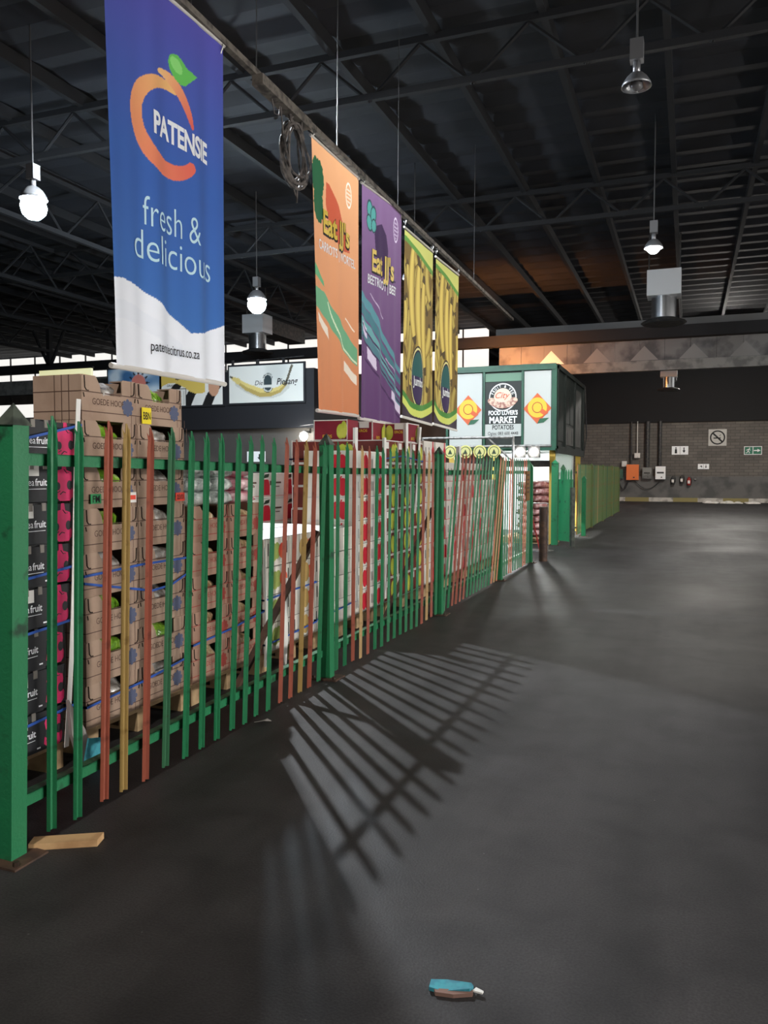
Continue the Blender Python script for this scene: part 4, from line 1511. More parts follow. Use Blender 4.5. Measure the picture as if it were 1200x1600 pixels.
# white and red cartons further on
def plain_red(w_, d_, h_, name):
    t = thing(name, '', 'carton')
    hw = w_ / 2
    MB().box(-d_, 0, -hw, hw, 0, h_ - .003).build('body', M['whitebox'], t)
    p = MB()
    for fn, W2 in ((FX(0, 0, .002), hw), (FY(-d_ / 2, 0, -hw - .002), d_ / 2)):
        p.flat([(W2 * .5, 0), (W2 * .95, 0), (W2 * .95, h_ * .62), (W2 * .8, h_ * .78), (W2 * .8, h_), (W2 * .62, h_), (W2 * .62, h_ * .75), (W2 * .5, h_ * .6)], fn, 0, 0)
        p.flat(quad(-W2, W2, 0, .008), fn, 0, 0)
        p.flat(quad(-W2 * .7, -W2 * .6, h_ * .3, h_ * .7), fn, 0, 1)
        p.flat(quad(-W2 * .1, 0, h_ * .3, h_ * .7), fn, 0, 1)
    p.build('bottle_print', [M['crimson'], M['ink']], t)
    return t


pr = plain_red(.47, .58, .27, 'white_red_carton')
for (y0, nl, lab, k) in ((9.72, 7, 'beyond the third post', 0), (10.76, 6, 'behind the orange pales', 1), (11.8, 6, 'beside the fourth post', 2), (12.84, 5, 'before the gate opening', 3)):
    pallet(y0, PX, 'pallet under the white and red cartons ' + lab)
    stack(pr, 'whitered', y0, 2, .49, nl, .265, seed=70 + k,
          label=lambda c, l: 'white carton %s, %s, %s column' % (lab, from_top(l, nl), ('nearer', 'farther')[c]), group='white and red cartons behind the far half of the fence')

# red net sacks in the gate opening
k = 0
for c in range(2):
    for l in range(8):
        o = put('net_sack', BL['redsack'][k % 3], None, (-3.2 - .04 * (l % 2), 18.28 + c * .59, .15 + l * .155), (0, 0, R(4 * k % 11 - 5)))
        tag(o, 'reddish net sack in the gate opening, %s of the %s pile' % (from_top(l, 8), ('front', 'rear')[c]), 'sack', 'net sacks stacked in the gate opening')
        k += 1
pallet(17.95, -2.75, 'pallet under the net sacks in the gate opening', 1.2)
t = thing('sack_trolley', 'thin steel hand trolley with a red upright in the gate opening', 'trolley', (-2.9, 16.2, 0), (0, 0, R(75)))
MB().tube([(0, -.3, .02), (0, -.3, .98), (0, .3, .98), (0, .3, .02)], .016, 6).build('frame', M['steel'], t)
MB().cyl((.02, -.12, .02), (-.02, .1, .96), .014, n=6).build('upright', M['extred'], t)
MB().box(-.02, .3, -.3, .3, .0, .02).build('toe_plate', M['steel'], t)

# ------------------------------------------------------------------ corner strips and straps
def strip(label, x, y, z0, z1, lean_y=0.0, lean_x=0.0, w_=.03, tz=0.0):
    b = MB()
    dy, dx = lean_y, lean_x
    n = 8
    vs = []
    for i in range(n + 1):
        f = i / n
        z = z0 + (z1 - z0) * f
        oy = dy * f + .012 * math.sin(f * 5 + tz)
        ox = dx * f
        vs += [(ox + .004, oy - w_ * .5, z), (ox + .006, oy + w_ * .5, z), (ox - w_ * .8, oy + w_ * .5, z), (ox, oy + w_ * .5 - .004, z), (ox, oy - w_ * .5, z)]
    fs = []
    for i in range(n):
        a, c = i * 5, (i + 1) * 5
        fs += [(a, a + 1, c + 1, c), (a + 1, a + 2, c + 2, c + 1), (a + 2, a + 3, c + 3, c + 2), (a + 3, a + 4, c + 4, c + 3), (a + 4, a, c, c + 4)]
    b.add(vs, fs)
    o = b.build('corner_strip', M['paper'], None, (x, y, 0))
    tag(o, label, 'corner strip', 'white cardboard corner strips')
    return o


strip('white cardboard corner strip between the black and brown cartons', PX + .035, 3.365, .12, 2.0, .165, -.01)
strip('white corner strip standing at the near edge of the pear cartons', PX + .03, 5.56, .05, 1.0, .0, .0, .03)
strip('white corner strip leaning across the pear cartons', PX + .12, 5.70, .02, .72, .2, -.08, .06)
strip('white corner strip at the edge of the crimson apple cartons', PX + .03, 7.42, .3, 2.05, .02, 0, .06)
strip('white corner strip on the dark red apple stack, nearer of two', PX + .03, 8.98, 1.3, 2.18, .0, 0, .07)
strip('slanting white corner strip on the dark red apple stack, farther of two', PX + .03, 9.28, 1.1, 2.16, .22, 0, .06)
strip('white corner strip between white and dark red apple cartons', PX + .03, 8.255, .2, 1.98, .0, 0, .05)
strip('white corner strip sticking up beyond the third post', PX + .03, 11.3, 1.5, 1.98, .05, 0, .09)


def strap(label, y0, y1, pts, x=PX + .022, d=1.24, n=1):
    """strap all around a stack; pts are heights at the front, sampled along y"""
    b = MB()
    fr = [(x, y0 + (y1 - y0) * f, z) for f, z in pts]
    zb = pts[0][1]
    path = fr + [(x - d, y1, pts[-1][1]), (x - d, y0, zb)]
    h_ = .007
    N = len(path)
    vs = []
    for (px_, py_, pz_) in path:
        vs += [(px_, py_, pz_ - h_), (px_, py_, pz_ + h_), (px_ + .002, py_, pz_ + h_), (px_ + .002, py_, pz_ - h_)]
    fs = []
    for i in range(N):
        j = (i + 1) % N
        for k_ in range(4):
            fs.append((i * 4 + k_, i * 4 + (k_ + 1) % 4, j * 4 + (k_ + 1) % 4, j * 4 + k_))
    b.add(vs, fs)
    tag(b.build('strap', M['strap']), label, 'strap', 'blue straps around the stacks')


A0, A1 = 2.40, 3.47
strap('blue strap sagging near the top of the black cartons', A0 + .06, A1 + .075, [(0, 1.68), (.5, 1.74), (1, 1.86)])
strap('blue strap around the middle of the black cartons', A0, A1, [(0, 1.02), (.6, 1.05), (1, 1.09)])
strap('blue strap around the lower black cartons', A0, A1, [(0, .74), (.6, .77), (1, .80)])
strap('blue strap around the lowest black carton', A0, A1, [(0, .27), (.6, .30), (1, .33)])
strap('blue strap straight across the brown cartons', 3.545, 4.54, [(0, 1.02), (.5, 1.035), (1, 1.03)])
strap('blue strap sagging across the brown cartons', 3.545, 4.54, [(0, .98), (.25, .93), (.6, .86), (.8, .87), (1, .93)])
strap('blue strap low around the brown cartons', 3.545, 4.54, [(0, .28), (.5, .31), (1, .36)])
strap('blue strap around the red-printed cartons', 4.58, 5.572, [(0, .42), (.5, .45), (1, .50)])
strap('blue strap around the middle of the pear cartons', 5.575, 6.525, [(0, .58), (.5, .60), (1, .61)])
strap('blue strap low around the pear cartons', 5.575, 6.525, [(0, .22), (.5, .23), (1, .25)])
strap('blue strap low around the plain white cartons', 6.51, 7.45, [(0, .26), (.5, .28), (1, .3)])
strap('blue strap around the top of the apple stacks', 8.26, 9.68, [(0, 1.75), (.4, 1.79), (1, 1.73)])

# ------------------------------------------------------------------ litter on the floor
t = thing('plank', 'short pale wooden plank on the floor beside the nearest post', 'plank', (-2.47, 2.665, 0), (0, 0, R(30)))
MB().prism([(-.15, -.035), (.13, -.04), (.145, .035), (-.145, .038)], lambda a, c, d: (a, c, d), 0, .028).build('board', M['pine'], t)
t = thing('litter', 'torn piece of blue card with a white corner lying on the driveway', 'litter', (-.65, 2.315, .001), (0, 0, R(15)))
b = MB()
b.prism([(-.075, -.012), (-.03, -.02), (.05, -.018), (.062, .0), (.055, .012), (-.02, .035), (-.07, .028)], lambda a, c, d: (a, c, d + .006 * math.sin(a * 40)), .004, .016)
b.build('blue_card', M['litterblue'], t)
MB().prism([(-.055, -.03), (.0, -.036), (.058, -.024), (.06, -.012), (-.06, -.012)], lambda a, c, d: (a, c, d), .0, .012).build('brown_edge', M['litterbrown'], t)
MB().prism([(.058, -.012), (.088, -.022), (.092, -.012), (.07, .004)], lambda a, c, d: (a, c, d), .008, .013).build('white_corner', M['paper'], t)
t = thing('litter', 'small torn scrap of grey paper on the floor below the fence', 'litter', (-2.52, 4.44, 0.001), (0, 0, R(15)))
MB().prism([(-.05, -.012), (.02, -.02), (.06, .0), (.03, .018), (-.02, .012)], lambda a, c, d: (a, c, d + .01 * math.sin(a * 50) + .006), .003, .007).build('scrap', M['greyboard'], t)
t = thing('litter', 'crumpled grey and blue card wedged beneath the black and brown cartons', 'litter', (-3.02, 3.42, 0))
MB().prism([(-.05, .0), (.05, .03), (.02, .2), (-.06, .38), (-.08, .2)], lambda a, c, d: (d + c * -.2, a, c), -.01, .012).build('grey_card', M['greyboard'], t)
MB().prism([(-.06, .03), (.10, .0), (.09, .14), (-.02, .17)], lambda a, c, d: (d, a, c), .02, .03).build('blue_card', M['litterblue'], t)
b = MB()
rnd = random.Random(8)
for i in range(26):
    x, y = rnd.uniform(.7, 3.3), rnd.uniform(44.6, 45.9)
    r_ = rnd.uniform(.08, .25)
    b.lathe([(r_, 0), (r_ * .9, .04), (r_ * .55, r_ * .45), (0, r_ * .5)], 8, 0, (x, y, 0))
o = tag(b.build('crumpled_sheeting', M['offwhite']), 'strip of crumpled white sheeting along the foot of the back wall', 'litter')
o['kind'] = 'stuff'

# ------------------------------------------------------------------ raised cabin with the shop signs
CX0, CX1, CY0, CY1, CZ0, CZ1 = -5.2, -2.72, 17.72, 22.4, 2.12, 3.93
t = thing('raised_cabin', 'dark green raised market cabin with white sign panels above the gate opening', 'cabin', (0, 0, 0))
b = MB()
b.box(CX0, CX1, CY0, CY1, CZ0, CZ1)
b.build('cabin_body', M['cabin_dark'], t)
b = MB()
for x in (CX0, -4.34, -3.47, CX1 - .09):
    b.box(x, x + .05 if x != CX1 - .09 else CX1 + .02, CY0 - .05, CY0, CZ0, CZ1)
b.box(CX0, CX1, CY0 - .06, CY0, CZ1 - .09, CZ1 + .04)
b.box(CX0, CX1, CY0 - .06, CY0, CZ0 - .04, CZ0 + .05)
b.build('front_frame', M['cabin'], t)
FYc = FY(0, 0, CY0 - .03)
for (x0, x1, cx) in ((-5.12, -4.36, -4.68), (-3.41, -2.82, -3.12)):
    s_ = MB().box(x0, x1, CY0 - .03, CY0 - .005, 2.2, 3.82).build('sign_panel', M['panelwhite'], t)
    s_['label'] = 'white sign panel with a diamond emblem'
    q = MB()
    q.flat([(cx - .31, 3.0), (cx, 2.66), (cx + .31, 3.0), (cx, 3.34)], FYc, .003, 0)
    q.flat(ell(cx, 3.02, .21, .22, 28), FYc, .006, 1)
    q.flat(ell(cx, 3.02, .115, .12, 24), FYc, .008, 2)
    q.flat(ell(cx, 3.02, .098, .103, 24), FYc, .010, 1)
    q.flat([(cx + .10, 3.0), (cx + .24, 2.9), (cx + .16, 2.84), (cx + .05, 2.92)], FYc, .012, 0)
    q.flat([(cx - .0, 2.67), (cx + .06, 2.78), (cx + .26, 2.79), (cx + .14, 2.69)], FYc, .012, 3)
    q.build('diamond_emblem', [M['diamond'], M['citrus'], M['redprint'], M['leafg']], s_)
MB().box(-4.29, -3.47, CY0 - .03, CY0 - .005, 3.62, 3.80).build('header_strip', M['cabin_pale'], t)
s_ = MB().box(-4.29, -3.47, CY0 - .035, CY0 - .005, 2.69, 3.61).build('shop_poster', M['poster'], t)
s_['label'] = 'dark poster with a round emblem and white lettering'
q = MB()
F2 = FY(-3.89, 3.27, CY0 - .036)
q.flat(ell(0, 0, .31, .31, 36), F2, .002, 0)
q.flat(ell(0, 0, .285, .285, 36), F2, .004, 1)
q.flat(ell(0, 0, .20, .20, 36), F2, .006, 2)
for a in np.linspace(200, 340, 11):
    q.flat(ell(.27 * math.cos(R(a)), -.02 + .16 * math.sin(R(a)), .085, .07, 12), F2, .008 + .0004 * a / 30, 3)
for i, ch in enumerate('FRUIT & VEG'):
    if ch == ' ':
        continue
    a = 160 - i * 14.0
    c_, s2 = math.cos(R(a)), math.sin(R(a))
    rr = R(a - 90)
    def rot(x, y, d, c_=c_, s2=s2, rr=rr):
        return F2(.243 * c_ + x * math.cos(rr) - y * math.sin(rr), .243 * s2 + x * math.sin(rr) + y * math.cos(rr), d + .009)
    q.text(ch, .085, lambda x, y, d, f=rot: f(x, y - .03, d), mi=0, bold=.02, xs=.8)
q.text('City', .19, FY(-3.89, 3.25, CY0 - .05), mi=4, shear=.4)
q.build('round_emblem', [M['white'], M['poster'], M['cream'], M['fruitmix'], M['diamond']], s_)
q = MB()
q.text("FOOD LOVER'S", .135, FY(-3.88, 2.88, CY0 - .038), bold=.03, xs=.72)
q.text('MARKET', .2, FY(-3.88, 2.70, CY0 - .038), bold=.03, xs=.82)
q.build('lettering', M['ltext'], s_)
s_ = MB().box(-4.29, -3.47, CY0 - .035, CY0 - .005, 2.40, 2.675).build('name_board', M['panelwhite'], t)
s_['label'] = 'white name board with black lettering'
q = MB()
q.text('POTATOES', .14, FY(-3.88, 2.555, CY0 - .037), bold=.02, xs=.7)
q.text('Ogies: 083 600 4448', .1, FY(-3.88, 2.435, CY0 - .037), bold=.006, xs=.82)
q.build('lettering', M['ink'], s_)
# long side towards the driveway: panels in a dark frame
FXc = FX(0, 0, CX1 + .012)
for i, (y0, y1, z0, z1) in enumerate(((17.9, 18.75, 2.3, 3.75), (19.1, 19.75, 2.75, 3.62), (19.85, 20.45, 2.75, 3.62), (19.1, 19.75, 2.25, 2.68), (19.85, 20.45, 2.25, 2.68), (20.7, 21.9, 2.25, 3.7))):
    p_ = MB().box(CX1, CX1 + .015, y0, y1, z0, z1).build('side_panel', M['dimpane'] if i in (3, 4, 5) else M['cabin_dark'], t)
    MB().add([FXc((y0 + y1) / 2 - .12, (z0 + z1) / 2, .006), FXc((y0 + y1) / 2, (z0 + z1) / 2 - .25, .006), FXc((y0 + y1) / 2 + .12, (z0 + z1) / 2, .006), FXc((y0 + y1) / 2, (z0 + z1) / 2 + .25, .006)], [(0, 1, 2, 3)]).build('panel_print', M['darksteel'], p_)
b = MB()
for y in (CY0, 18.9, 20.55, CY1 - .06):
    b.box(CX1, CX1 + .05, y, y + .07, CZ0, CZ1)
b.box(CX1, CX1 + .05, CY0, CY1, CZ0 - .1, CZ0 + .06)
b.box(CX1, CX1 + .05, CY0, CY1, CZ1 - .07, CZ1 + .03)
b.build('side_frame', M['cabin_dark'], t)
for (x, y) in ((CX0 + .1, CY0 + .15), (CX1 - .09, CY0 + .15), (CX0 + .1, CY1 - .15), (CX1 - .09, CY1 - .15)):
    MB().box(x - .06, x + .06, y - .06, y + .06, 0, CZ0).build('leg', mat('yellow_column', (196, 164, 74), 0.6), t)
MB().box(CX1 - .26, CX1 - .24, CY0 + 1.62, CY1 - .1, .95, CZ0 - .03).build('hanging_sheet', M['sheet'], t)
MB().box(CX0 + .2, CX1 - .2, CY1 - .3, CY1 - .22, 0, CZ0).build('rear_panel', M['white'], t)
s_ = MB()
s_.tube([(CX1 + .05, CY1, CZ1), (CX1 + .1, CY1 + .1, 2.6), (CX1 + .02, CY1 + .1, 2.0)], .02, 6)
s_.build('drain_pipe', M['darksteel'], t)

# row of round discs and lamps under the cabin
for i, px_ in enumerate((-4.95, -4.6, -4.28, -3.96)):
    t = thing('round_sign', '%s pale yellow disc sign hanging under the cabin' % ('leftmost', 'second', 'third', 'rightmost')[i], 'sign', (px_, 17.165, 2.05), group='disc signs hanging under the cabin')
    MB().prism(ell(0, 0, .145, .145, 24), lambda a, c, d: (a, d, c), 0, .02).build('disc', mat('pale_yellow_disc', (206, 204, 120), 0.5), t)
    q = MB()
    F3 = FY(0, 0, 0)
    q.flat(ell(0, 0, .115, .115, 24), F3, .003, 0)
    q.flat(ell(0, 0, .10, .10, 24), F3, .005, 1)
    q.flat([(-.05, -.05), (.05, -.05), (0, .06)], F3, .007, 0)
    q.build('emblem', [M['leafdark'], mat('pale_disc', (196, 196, 130), 0.5)], t)
    MB().box(-.02, .02, .02, .20, .10, .13).build('hanger', M['wire'], t)
for i, px_ in enumerate((-3.42, -3.12)):
    t = thing('flood_lamp', '%s of two glaring flood lamps under the cabin' % ('nearer to the disc signs', 'nearer to the gate post')[i], 'lamp', (px_, 17.3, 2.04), group='flood lamps under the cabin')
    MB().box(-.13, .13, 0, .06, -.12, .12).build('housing', M['darksteel'], t)
    MB().prism(ell(0, 0, .08, .08, 16), lambda a, c, d: (a, d, c), -.03, -.005).build('lens', M['bulb_cabin'], t)
t = thing('fill_strip_lamp', 'strip lamp added under the cabin floor to light the white sheet', 'lamp', (-3.9, 20.2, CZ0 - .13))  # added source that makes the hanging sheet bright
MB().box(-.05, .05, -.6, .6, .05, .13).build('housing', M['darksteel'], t)
MB().box(-.035, .035, -.58, .58, 0.0, .05).build('tube', M['bulb_fill_strip'], t)
# pipe railing beside the cabin
t = thing('pipe_railing', 'galvanised pipe railing with a diagonal brace before the cabin', 'railing', (0, 17.2, 0))
MB().cyl((-5.6, 0, 2.36), (-3.55, 0, 2.36), .03, n=8).build('top_pipe', M['steel'], t)
MB().cyl((-3.55, 0, 2.38), (-3.55, 0, 0), .028, n=8).build('upright', M['steel'], t)
MB().cyl((-5.6, 0, 2.38), (-5.6, 0, 0), .028, n=8).build('upright', M['steel'], t)
MB().cyl((-4.1, 0, 2.34), (-3.57, 0, 1.85), .022, n=8).build('brace', M['steel'], t)
MB().cyl((-5.15, .2, 2.17), (-2.76, .2, 2.17), .03, n=8).build('lower_pipe', M['steel'], t)
# dark pelmet below the discs
tag(MB().box(-4.9, -2.85, 17.78, 17.84, 1.72, 1.86).build('pelmet_beam', M['darksteel']), 'dark horizontal beam under the disc signs', 'beam')
# orange flood lamp on the cabin roof
t = thing('flood_lamp', 'orange glowing flood lamp behind the cabin, lighting the sheeted fascia', 'lamp', (-6.0, 26.3, 4.6), (R(25), 0, 0))
MB().box(-.16, .16, -.05, .05, .05, .3).build('housing', M['darksteel'], t)
MB().box(-.13, .13, .052, .06, .08, .27).build('lens', M['bulb_orange'], t)
MB().cyl((0, 0, 0.02), (0, -.0, .08), .03, n=8).build('bracket', M['darksteel'], t)
MB().cyl((0, -.02, .05), (0, -1.95, -4.19), .03, n=8).build('stand', M['darksteel'], t)

# ------------------------------------------------------------------ offices with billboards on the left
OY = 22.0
t = thing('stall_office', 'black-fronted market office with a grey-brown wall and billboards on its parapet', 'office', (0, 0, 0))
MB().box(-20.95, -10.55, OY, OY + 5.0, 0, 2.95).build('lower_wall', M['officewall'], t)
MB().box(-21.0, -10.5, OY - .25, OY + 5.0, 2.95, 4.72).build('black_fascia', M['black'], t)
b = MB()
b.text('\u2193', .3, FY(-12.62, 2.0, OY - .011), bold=.02)
q = MB().box(-12.95, -12.3, OY - .01, OY, 1.93, 2.25).build('arrow_sign', M['white'], t)
k = MB()
k.prism([(-.03, .08), (.03, .08), (.03, -.02), (.08, -.02), (0, -.11), (-.08, -.02), (-.03, -.02)], lambda a, c, d: (-12.5 + a, OY - .012 - d, 2.09 + c), 0, .004)
k.build('arrow', M['ink'], q)


def billboard(label, x0, x1, z0, z1, paint, letters=(), y=OY - .32, res=.025):
    t = thing('billboard', label, 'billboard', (x0, y, z0))
    W_, H_ = x1 - x0, z1 - z0
    MB().box(-.06, W_ + .06, .012, .06, -.06, H_ + .06).build('frame', M['black'], t)
    p = Print(W_, H_, res)
    paint(p, W_, H_)
    put('printed_face', p.mesh('printed_face', lambda u, v: (u, u * 0, v), M['board']), t)
    for (m_, calls) in letters:
        b_ = MB()
        for (st, size, u, v, kw) in calls:
            b_.text(st, size, FY(u * W_, v * H_, -.004), **kw)
        b_.build('lettering', m_, t)
    return t


def paint_piesang(p, W_, H_):
    p.c[:] = (208, 208, 200)
    s_ = W_ / 2.6
    pts = [(.12 * W_, .60 * H_), (.25 * W_, .42 * H_), (.42 * W_, .27 * H_), (.56 * W_, .25 * H_), (.68 * W_, .32 * H_), (.77 * W_, .48 * H_)]
    d, T = p.dist([(a + .02, c - .06) for a, c in pts])
    p.fill(d < .12 * s_, (184, 184, 176))
    d, T = p.dist(pts)
    w_ = .13 * s_ * (0.35 + .65 * np.sin(np.pi * np.clip(T * .85 + .1, 0, 1)))
    m_ = d < w_
    p.fill(m_, (214, 190, 104))
    p.fill(m_ & (p.V < np.interp(p.U, [q[0] for q in pts], [q[1] for q in pts])), (176, 150, 72))
    d, T = p.dist([(.76 * W_, .46 * H_), (.80 * W_, .65 * H_), (.85 * W_, .95 * H_)])
    p.fill(d < .04 * s_, (92, 84, 66))
    d, T = p.dist([(.025 * W_, .72 * H_), (.12 * W_, .60 * H_)])
    p.fill(d < .03 * s_ + .07 * s_ * T, (206, 182, 98))
    d, T = p.dist([(.02 * W_, .73 * H_), (.04 * W_, .70 * H_)])
    p.fill(d < .028 * s_, (60, 54, 44))
    cx, cy = .53 * W_, .52 * H_
    def pill(r_, h_):
        return np.hypot(p.U - cx, np.maximum(np.abs(p.V - cy) - h_, 0)) < r_
    p.fill(pill(.175 * s_, .12 * s_), (50, 56, 56))
    p.fill(pill(.155 * s_, .12 * s_), (206, 206, 196))
    p.fill(pill(.13 * s_, .11 * s_), (52, 66, 68))
    p.fill(pill(.13 * s_, .11 * s_) & (abs(p.V - cy + .1 * s_) < .03 * s_), (206, 206, 196))


billboard('white billboard with a large banana print, above the grey-brown wall', -13.38, -10.82, 3.74, 4.86, paint_piesang,
          [(M['ink'], [('Die', .2, .41, .47, dict(shear=.25)), ('Piesang', .28, .79, .46, dict(shear=.25, bold=.012, xs=.85))])])


def paint_zebra(p, W_, H_):
    p.c[:] = (224, 222, 214)
    st = np.sin((p.U * 1.1 - p.V * 1.0) * 7.5 + 1.3 * np.sin(p.V * 3))
    p.fill(st > .15, (34, 32, 32))
    yel = (p.V > H_ * .55 + .12 * np.sin(p.U * 4) - .35 * np.clip(p.U - .9, 0, 9)) & (p.U < W_ * .72)
    p.fill(yel, (222, 186, 74))
    rnd = random.Random(2)
    for i in range(7):
        e = p.ell(rnd.uniform(.1, 1.3), rnd.uniform(H_ * .7, H_), .1, .06, rnd.uniform(0, 180))
        p.fill(yel & (e < 1) & (e > .55), (70, 48, 30))
    p.fill((p.U < .95) & (p.V < H_ * .5), (34, 34, 34))
    p.fill((p.U < .92) & (p.V < H_ * .46), (220, 218, 210))
    e = p.ell(W_ * .86, H_ * .5, .2, .3)
    p.fill(e < 1, (202, 142, 106))


billboard('billboard with zebra stripes and a brown fruit on yellow ground', -15.9, -13.62, 3.72, 4.84, paint_zebra,
          [(M['ink'], [('PULMA', .22, .2, .26, dict(bold=.02, xs=.9)), ('GRAND', .1, .17, .55, dict(bold=.01))])])


def paint_sky(p, W_, H_):
    rnd = np.random.RandomState(4)
    n = np.zeros(p.U.shape)
    for k in range(9):
        a, c, ph = rnd.uniform(1, 6), rnd.uniform(1, 6), rnd.uniform(0, 6)
        n += np.sin(p.U * a + p.V * c + ph) * np.sin(p.V * a * 1.3 - p.U * c * .4 + ph * 2)
    n = np.clip((n / 4 + .5), 0, 1)[..., None]
    p.c = np.array((54, 108, 164)) * (1 - n) + np.array((196, 214, 228)) * n
    cx, cy = W_ * .6, H_ * .62
    for i in range(12):
        a = i * math.pi / 6
        p.fill(p.poly([(cx + .3 * math.cos(a - .16), cy + .3 * math.sin(a - .16)), (cx + .43 * math.cos(a), cy + .43 * math.sin(a)), (cx + .3 * math.cos(a + .16), cy + .3 * math.sin(a + .16))]), (36, 36, 44))
    e = p.ell(cx, cy, .28, .28)
    p.fill(e < 1, (224, 120, 104))


billboard('billboard with a blue cloudy sky and a red sun', -18.0, -15.98, 3.72, 4.98, paint_sky)
t = thing('lit_sign', 'bright yellow lit sign standing behind the topmost brown cartons', 'sign', (-20.85, OY - .38, 4.35))
MB().box(0, 2.2, 0, .1, 0, .72).build('sign_face', M['signlit'], t)
MB().box(-.06, 2.26, -.01, .09, .72, .78).build('frame', M['black'], t)
MB().box(-.06, 2.26, -.01, .09, -.06, .0).build('frame', M['black'], t)
# small glaring lamp at the corner of the office
t = thing('wall_lamp', 'small glaring lamp at the corner of the black-fronted office', 'lamp', (-10.75, OY - .45, 2.67))
g = MB()
g.smooth = True
g.lathe([(0, -.16), (.08, -.1), (.13, 0), (.1, .1), (0, .14)], 12)
g.build('bulb', M['bulb_small'], t)
MB().box(-.03, .03, 0, .45, .12, .18).build('bracket', M['darksteel'], t)
MB().tube([(-.1, -.05, .32), (2.2, 0, .5)], .01, 5).build('conduit', M['wire'], t)
# sprayer pipe above the billboard
t = thing('overhead_pipe', 'thin dark pipe with clamps above the banana billboard', 'pipe', (-14.4, OY + .1, 5.02))
MB().cyl((0, 0, 0), (3.4, 0, .12), .02, n=6).build('pipe', M['darksteel'], t)
for x in (.9, 1.8, 2.7):
    MB().box(x - .04, x + .04, -.02, .02, -.3, .1).build('clamp', M['darksteel'], t)

# ------------------------------------------------------------------ back wall fittings
WY = YB
def wx(x):
    return x


def elec(name, label, x0, x1, z0, z1, m_, vent):
    t = thing(name, label, 'electrical box', (x0, WY - (.12 if z0 < 1.38 else 0), z0), group='electrical boxes on the back wall')
    W_, H_ = x1 - x0, z1 - z0
    MB().box(0, W_, -.22, 0, 0, H_).build('housing', m_, t)
    MB().box(.03, W_ - .03, -.24, -.22, .03, H_ - .03).build('door', m_, t)
    b = MB()
    if vent:
        b.box(.08, W_ - .08, -.245, -.24, H_ * .45, H_ * .58)
    b.box(W_ * .55, W_ * .68, -.245, -.24, H_ * .12, H_ * .2)
    b.build('lock_plate', M['darksteel'], t)
    return t


elec('electrical_box', 'orange electrical box on the back wall', -3.2, -2.55, 1.18, 2.03, M['orangebox'], False)
elec('electrical_box', 'grey electrical box beside the orange one on the back wall', -2.36, -1.88, 1.24, 1.86, M['concrete'], True)
elec('electrical_box', 'white electrical box, rightmost on the back wall', -1.68, -1.16, 1.22, 1.92, M['white'], True)
elec('electrical_box', 'dark green electrical box above the end of the far fence', -3.8, -3.38, 1.24, 1.76, M['cabin'], False)
elec('switch_box', 'small pale switch box above the green electrical box', -3.46, -3.2, 1.92, 2.22, M['offwhite'], False)
elec('junction_box', 'small pale junction box above the orange electrical box', -2.8, -2.5, 2.4, 2.66, M['offwhite'], False)
for i, (x, r_, z0, lab) in enumerate(((-2.97, .045, 2.05, 'dark conduit above the orange electrical box'), (-2.65, .022, 2.66, 'thin white conduit above the junction box'), (-2.12, .12, 1.88, 'thick dark cable duct above the grey electrical box'), (-1.47, .09, 1.95, 'dark cable duct above the white electrical box'))):
    b = MB()
    b.cyl((x, WY - .18, z0), (x, WY - .18, 4.4), r_, n=10)
    tag(b.build('conduit', M['offwhite'] if i == 1 else M['darksteel']), lab, 'conduit')
t = thing('cable_loop', 'dark cable looping below the electrical boxes on the back wall', 'cable', (-3.0, WY - .2, 1.2))
MB().tube([(-.6 + .5 * k / 6, 0, -.1 - .45 * math.sin(math.pi * k / 6)) for k in range(7)] + [(.3, 0, 0)], .03, 6).build('cable', M['darksteel'], t)
MB().tube([(.2 + 1.4 * k / 8, -.02, -.02 - .5 * math.sin(math.pi * k / 8)) for k in range(9)], .02, 6).build('cable', M['darksteel'], t)
MB().tube([(-.75 + .6 * k / 6, -.02, -.05 - .6 * math.sin(math.pi * k / 6)) for k in range(7)], .02, 6).build('cable', M['darksteel'], t)


def wall_sign(label, x0, x1, z0, z1, base, draw, mats):
    t = thing('wall_sign', label, 'sign', (x0, WY - .02, z0), group='safety signs on the back wall')
    MB().box(0, x1 - x0, -.02, 0, 0, z1 - z0).build('plate', base, t)
    b = MB()
    draw(b, x1 - x0, z1 - z0, FY(0, 0, -.022))
    b.build('symbol', mats, t)
    return t


def arrow(b, cx, cz, s_, fn, mi=0, right=False):
    pts = [(-.16, 1), (.16, 1), (.16, 0), (.5, 0), (0, -.9), (-.5, 0), (-.16, 0)]
    if right:
        pts = [(-c, a) for a, c in pts]
    b.flat([(cx + a * s_, cz + c * s_) for a, c in pts], fn, .004, mi)


def d_wc(b, W_, H_, f):
    b.flat(ell(W_ * .25, H_ * .78, .035, .045, 12), f, .004)
    b.flat([(W_ * .25 - .05, H_ * .66), (W_ * .25 + .05, H_ * .66), (W_ * .25 + .06, H_ * .15), (W_ * .25 - .06, H_ * .15)], f, .004)
    arrow(b, W_ * .74, H_ * .5, .16, f)
    b.flat(quad(W_ * .49, W_ * .51, .02, H_ - .02), f, .003)


def d_nosmoke(b, W_, H_, f):
    cx, cz = W_ / 2, H_ / 2
    o_, i_ = ell(cx, cz, .38, .38, 32), ell(cx, cz, .31, .31, 32)
    b.add([f(a, c, .004) for a, c in o_] + [f(a, c, .004) for a, c in i_], [(k, (k + 1) % 32, 32 + (k + 1) % 32, 32 + k) for k in range(32)])
    b.flat([(cx - .26, cz + .20), (cx - .20, cz + .26), (cx + .26, cz - .20), (cx + .20, cz - .26)], f, .005)
    b.flat(quad(cx - .2, cx + .16, cz - .06, cz + .0), f, .004)
    b.tube([f(cx + .14, cz + .04, .005), f(cx + .1, cz + .1, .005), f(cx + .17, cz + .16, .005)], .015, 4)


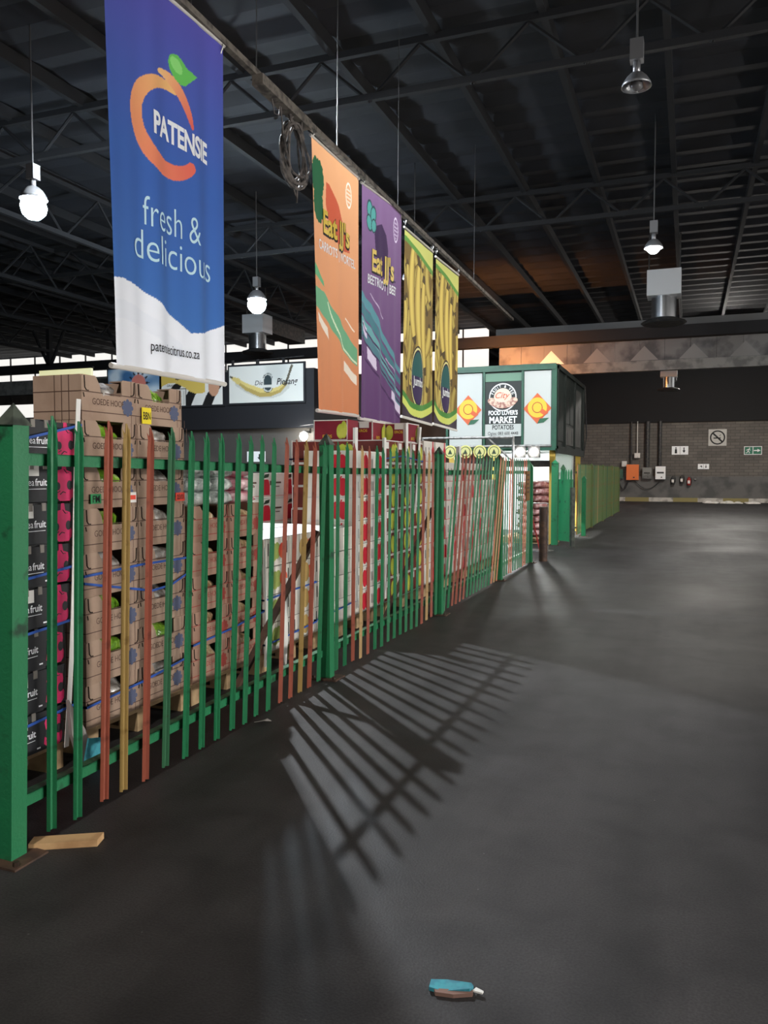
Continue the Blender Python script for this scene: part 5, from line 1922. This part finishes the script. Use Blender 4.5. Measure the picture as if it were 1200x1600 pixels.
def d_exit(b, W_, H_, f):
    b.flat(quad(.03, W_ * .48, .03, H_ - .03), f, .003, 0)
    b.flat(quad(W_ * .52, W_ - .03, .03, H_ - .03), f, .003, 0)
    arrow(b, W_ * .75, H_ * .5, .17, f, 1, True)
    cx, cz = W_ * .25, H_ * .5
    b.flat(ell(cx + .05, cz + .12, .03, .03, 10), f, .006, 1)
    for pts in ([(cx + .03, cz + .08), (cx - .03, cz - .03)], [(cx - .03, cz - .03), (cx + .05, cz - .08), (cx + .03, cz - .15)], [(cx - .03, cz - .03), (cx - .07, cz - .12), (cx - .14, cz - .12)], [(cx + .02, cz + .06), (cx + .1, cz + .02)], [(cx + .02, cz + .06), (cx - .07, cz + .05), (cx - .1, cz - .0)]):
        b.tube([f(a, c, .008) for a, c in pts], .018, 5, 1)


def d_tap(b, W_, H_, f):
    b.flat([(W_ * .18, H_ * .6), (W_ * .38, H_ * .7), (W_ * .38, H_ * .3), (W_ * .32, H_ * .3), (W_ * .32, H_ * .5), (W_ * .18, H_ * .45)], f, .004)
    arrow(b, W_ * .72, H_ * .5, .1, f)
    b.flat(quad(W_ * .5, W_ * .52, .02, H_ - .02), f, .003)


wall_sign('white sign with a figure and a down arrow on the back wall', -.86, -.02, 2.56, 3.02, M['white'], d_wc, M['ink'])
wall_sign('square no smoking sign high on the back wall', .98, 1.88, 3.02, 3.9, mat('dim_plate', (176, 174, 168), 0.6), d_nosmoke, M['ink'])
wall_sign('green and white running figure exit sign with right arrow', 2.74, 3.6, 2.53, 2.97, M['white'], d_exit, [M['exitgreen'], M['white']])
wall_sign('small white sign with a hose and a down arrow', .48, 1.04, 1.77, 2.05, M['white'], d_tap, M['ink'])
for i, (x, z, m_, lab) in enumerate(((-.78, .95, M['darksteel'], 'leftmost of the wall-mounted fire extinguishers'), (-.33, 1.0, M['darksteel'], 'second wall-mounted fire extinguisher from the electrical boxes'), (.04, .9, M['extred'], 'dark red wall-mounted fire extinguisher'))):
    t = thing('fire_extinguisher', lab, 'fire extinguisher', (x, WY - .24, z), group='fire extinguishers on the back wall')
    g = MB()
    g.smooth = True
    g.lathe([(0, 0), (.09, 0), (.1, .03), (.1, .32), (.06, .4), (.03, .42), (.03, .46), (0, .46)], 14)
    g.build('cylinder', m_, t)
    MB().box(-.06, .06, -.105, -.09, .1, .26).build('label_plate', M['offwhite'], t)
    MB().tube([(.02, 0, .44), (.1, 0, .46), (.14, 0, .3), (.12, 0, .1)], .014, 5).build('hose', M['ink'], t)
    MB().box(-.03, .03, .09, .13, .2, .3).build('bracket', M['darksteel'], t)
t = thing('hose_tap', 'small pale round tap fitting beside the fire extinguishers', 'tap', (.36, WY - .16, 1.22))
g = MB()
g.smooth = True
g.lathe([(0, -.06), (.05, -.05), (.07, 0), (.05, .05), (0, .06)], 12)
g.build('tap_body', M['steel'], t)
MB().box(-.02, .02, 0, .16, -.02, .02).build('stem', M['steel'], t)
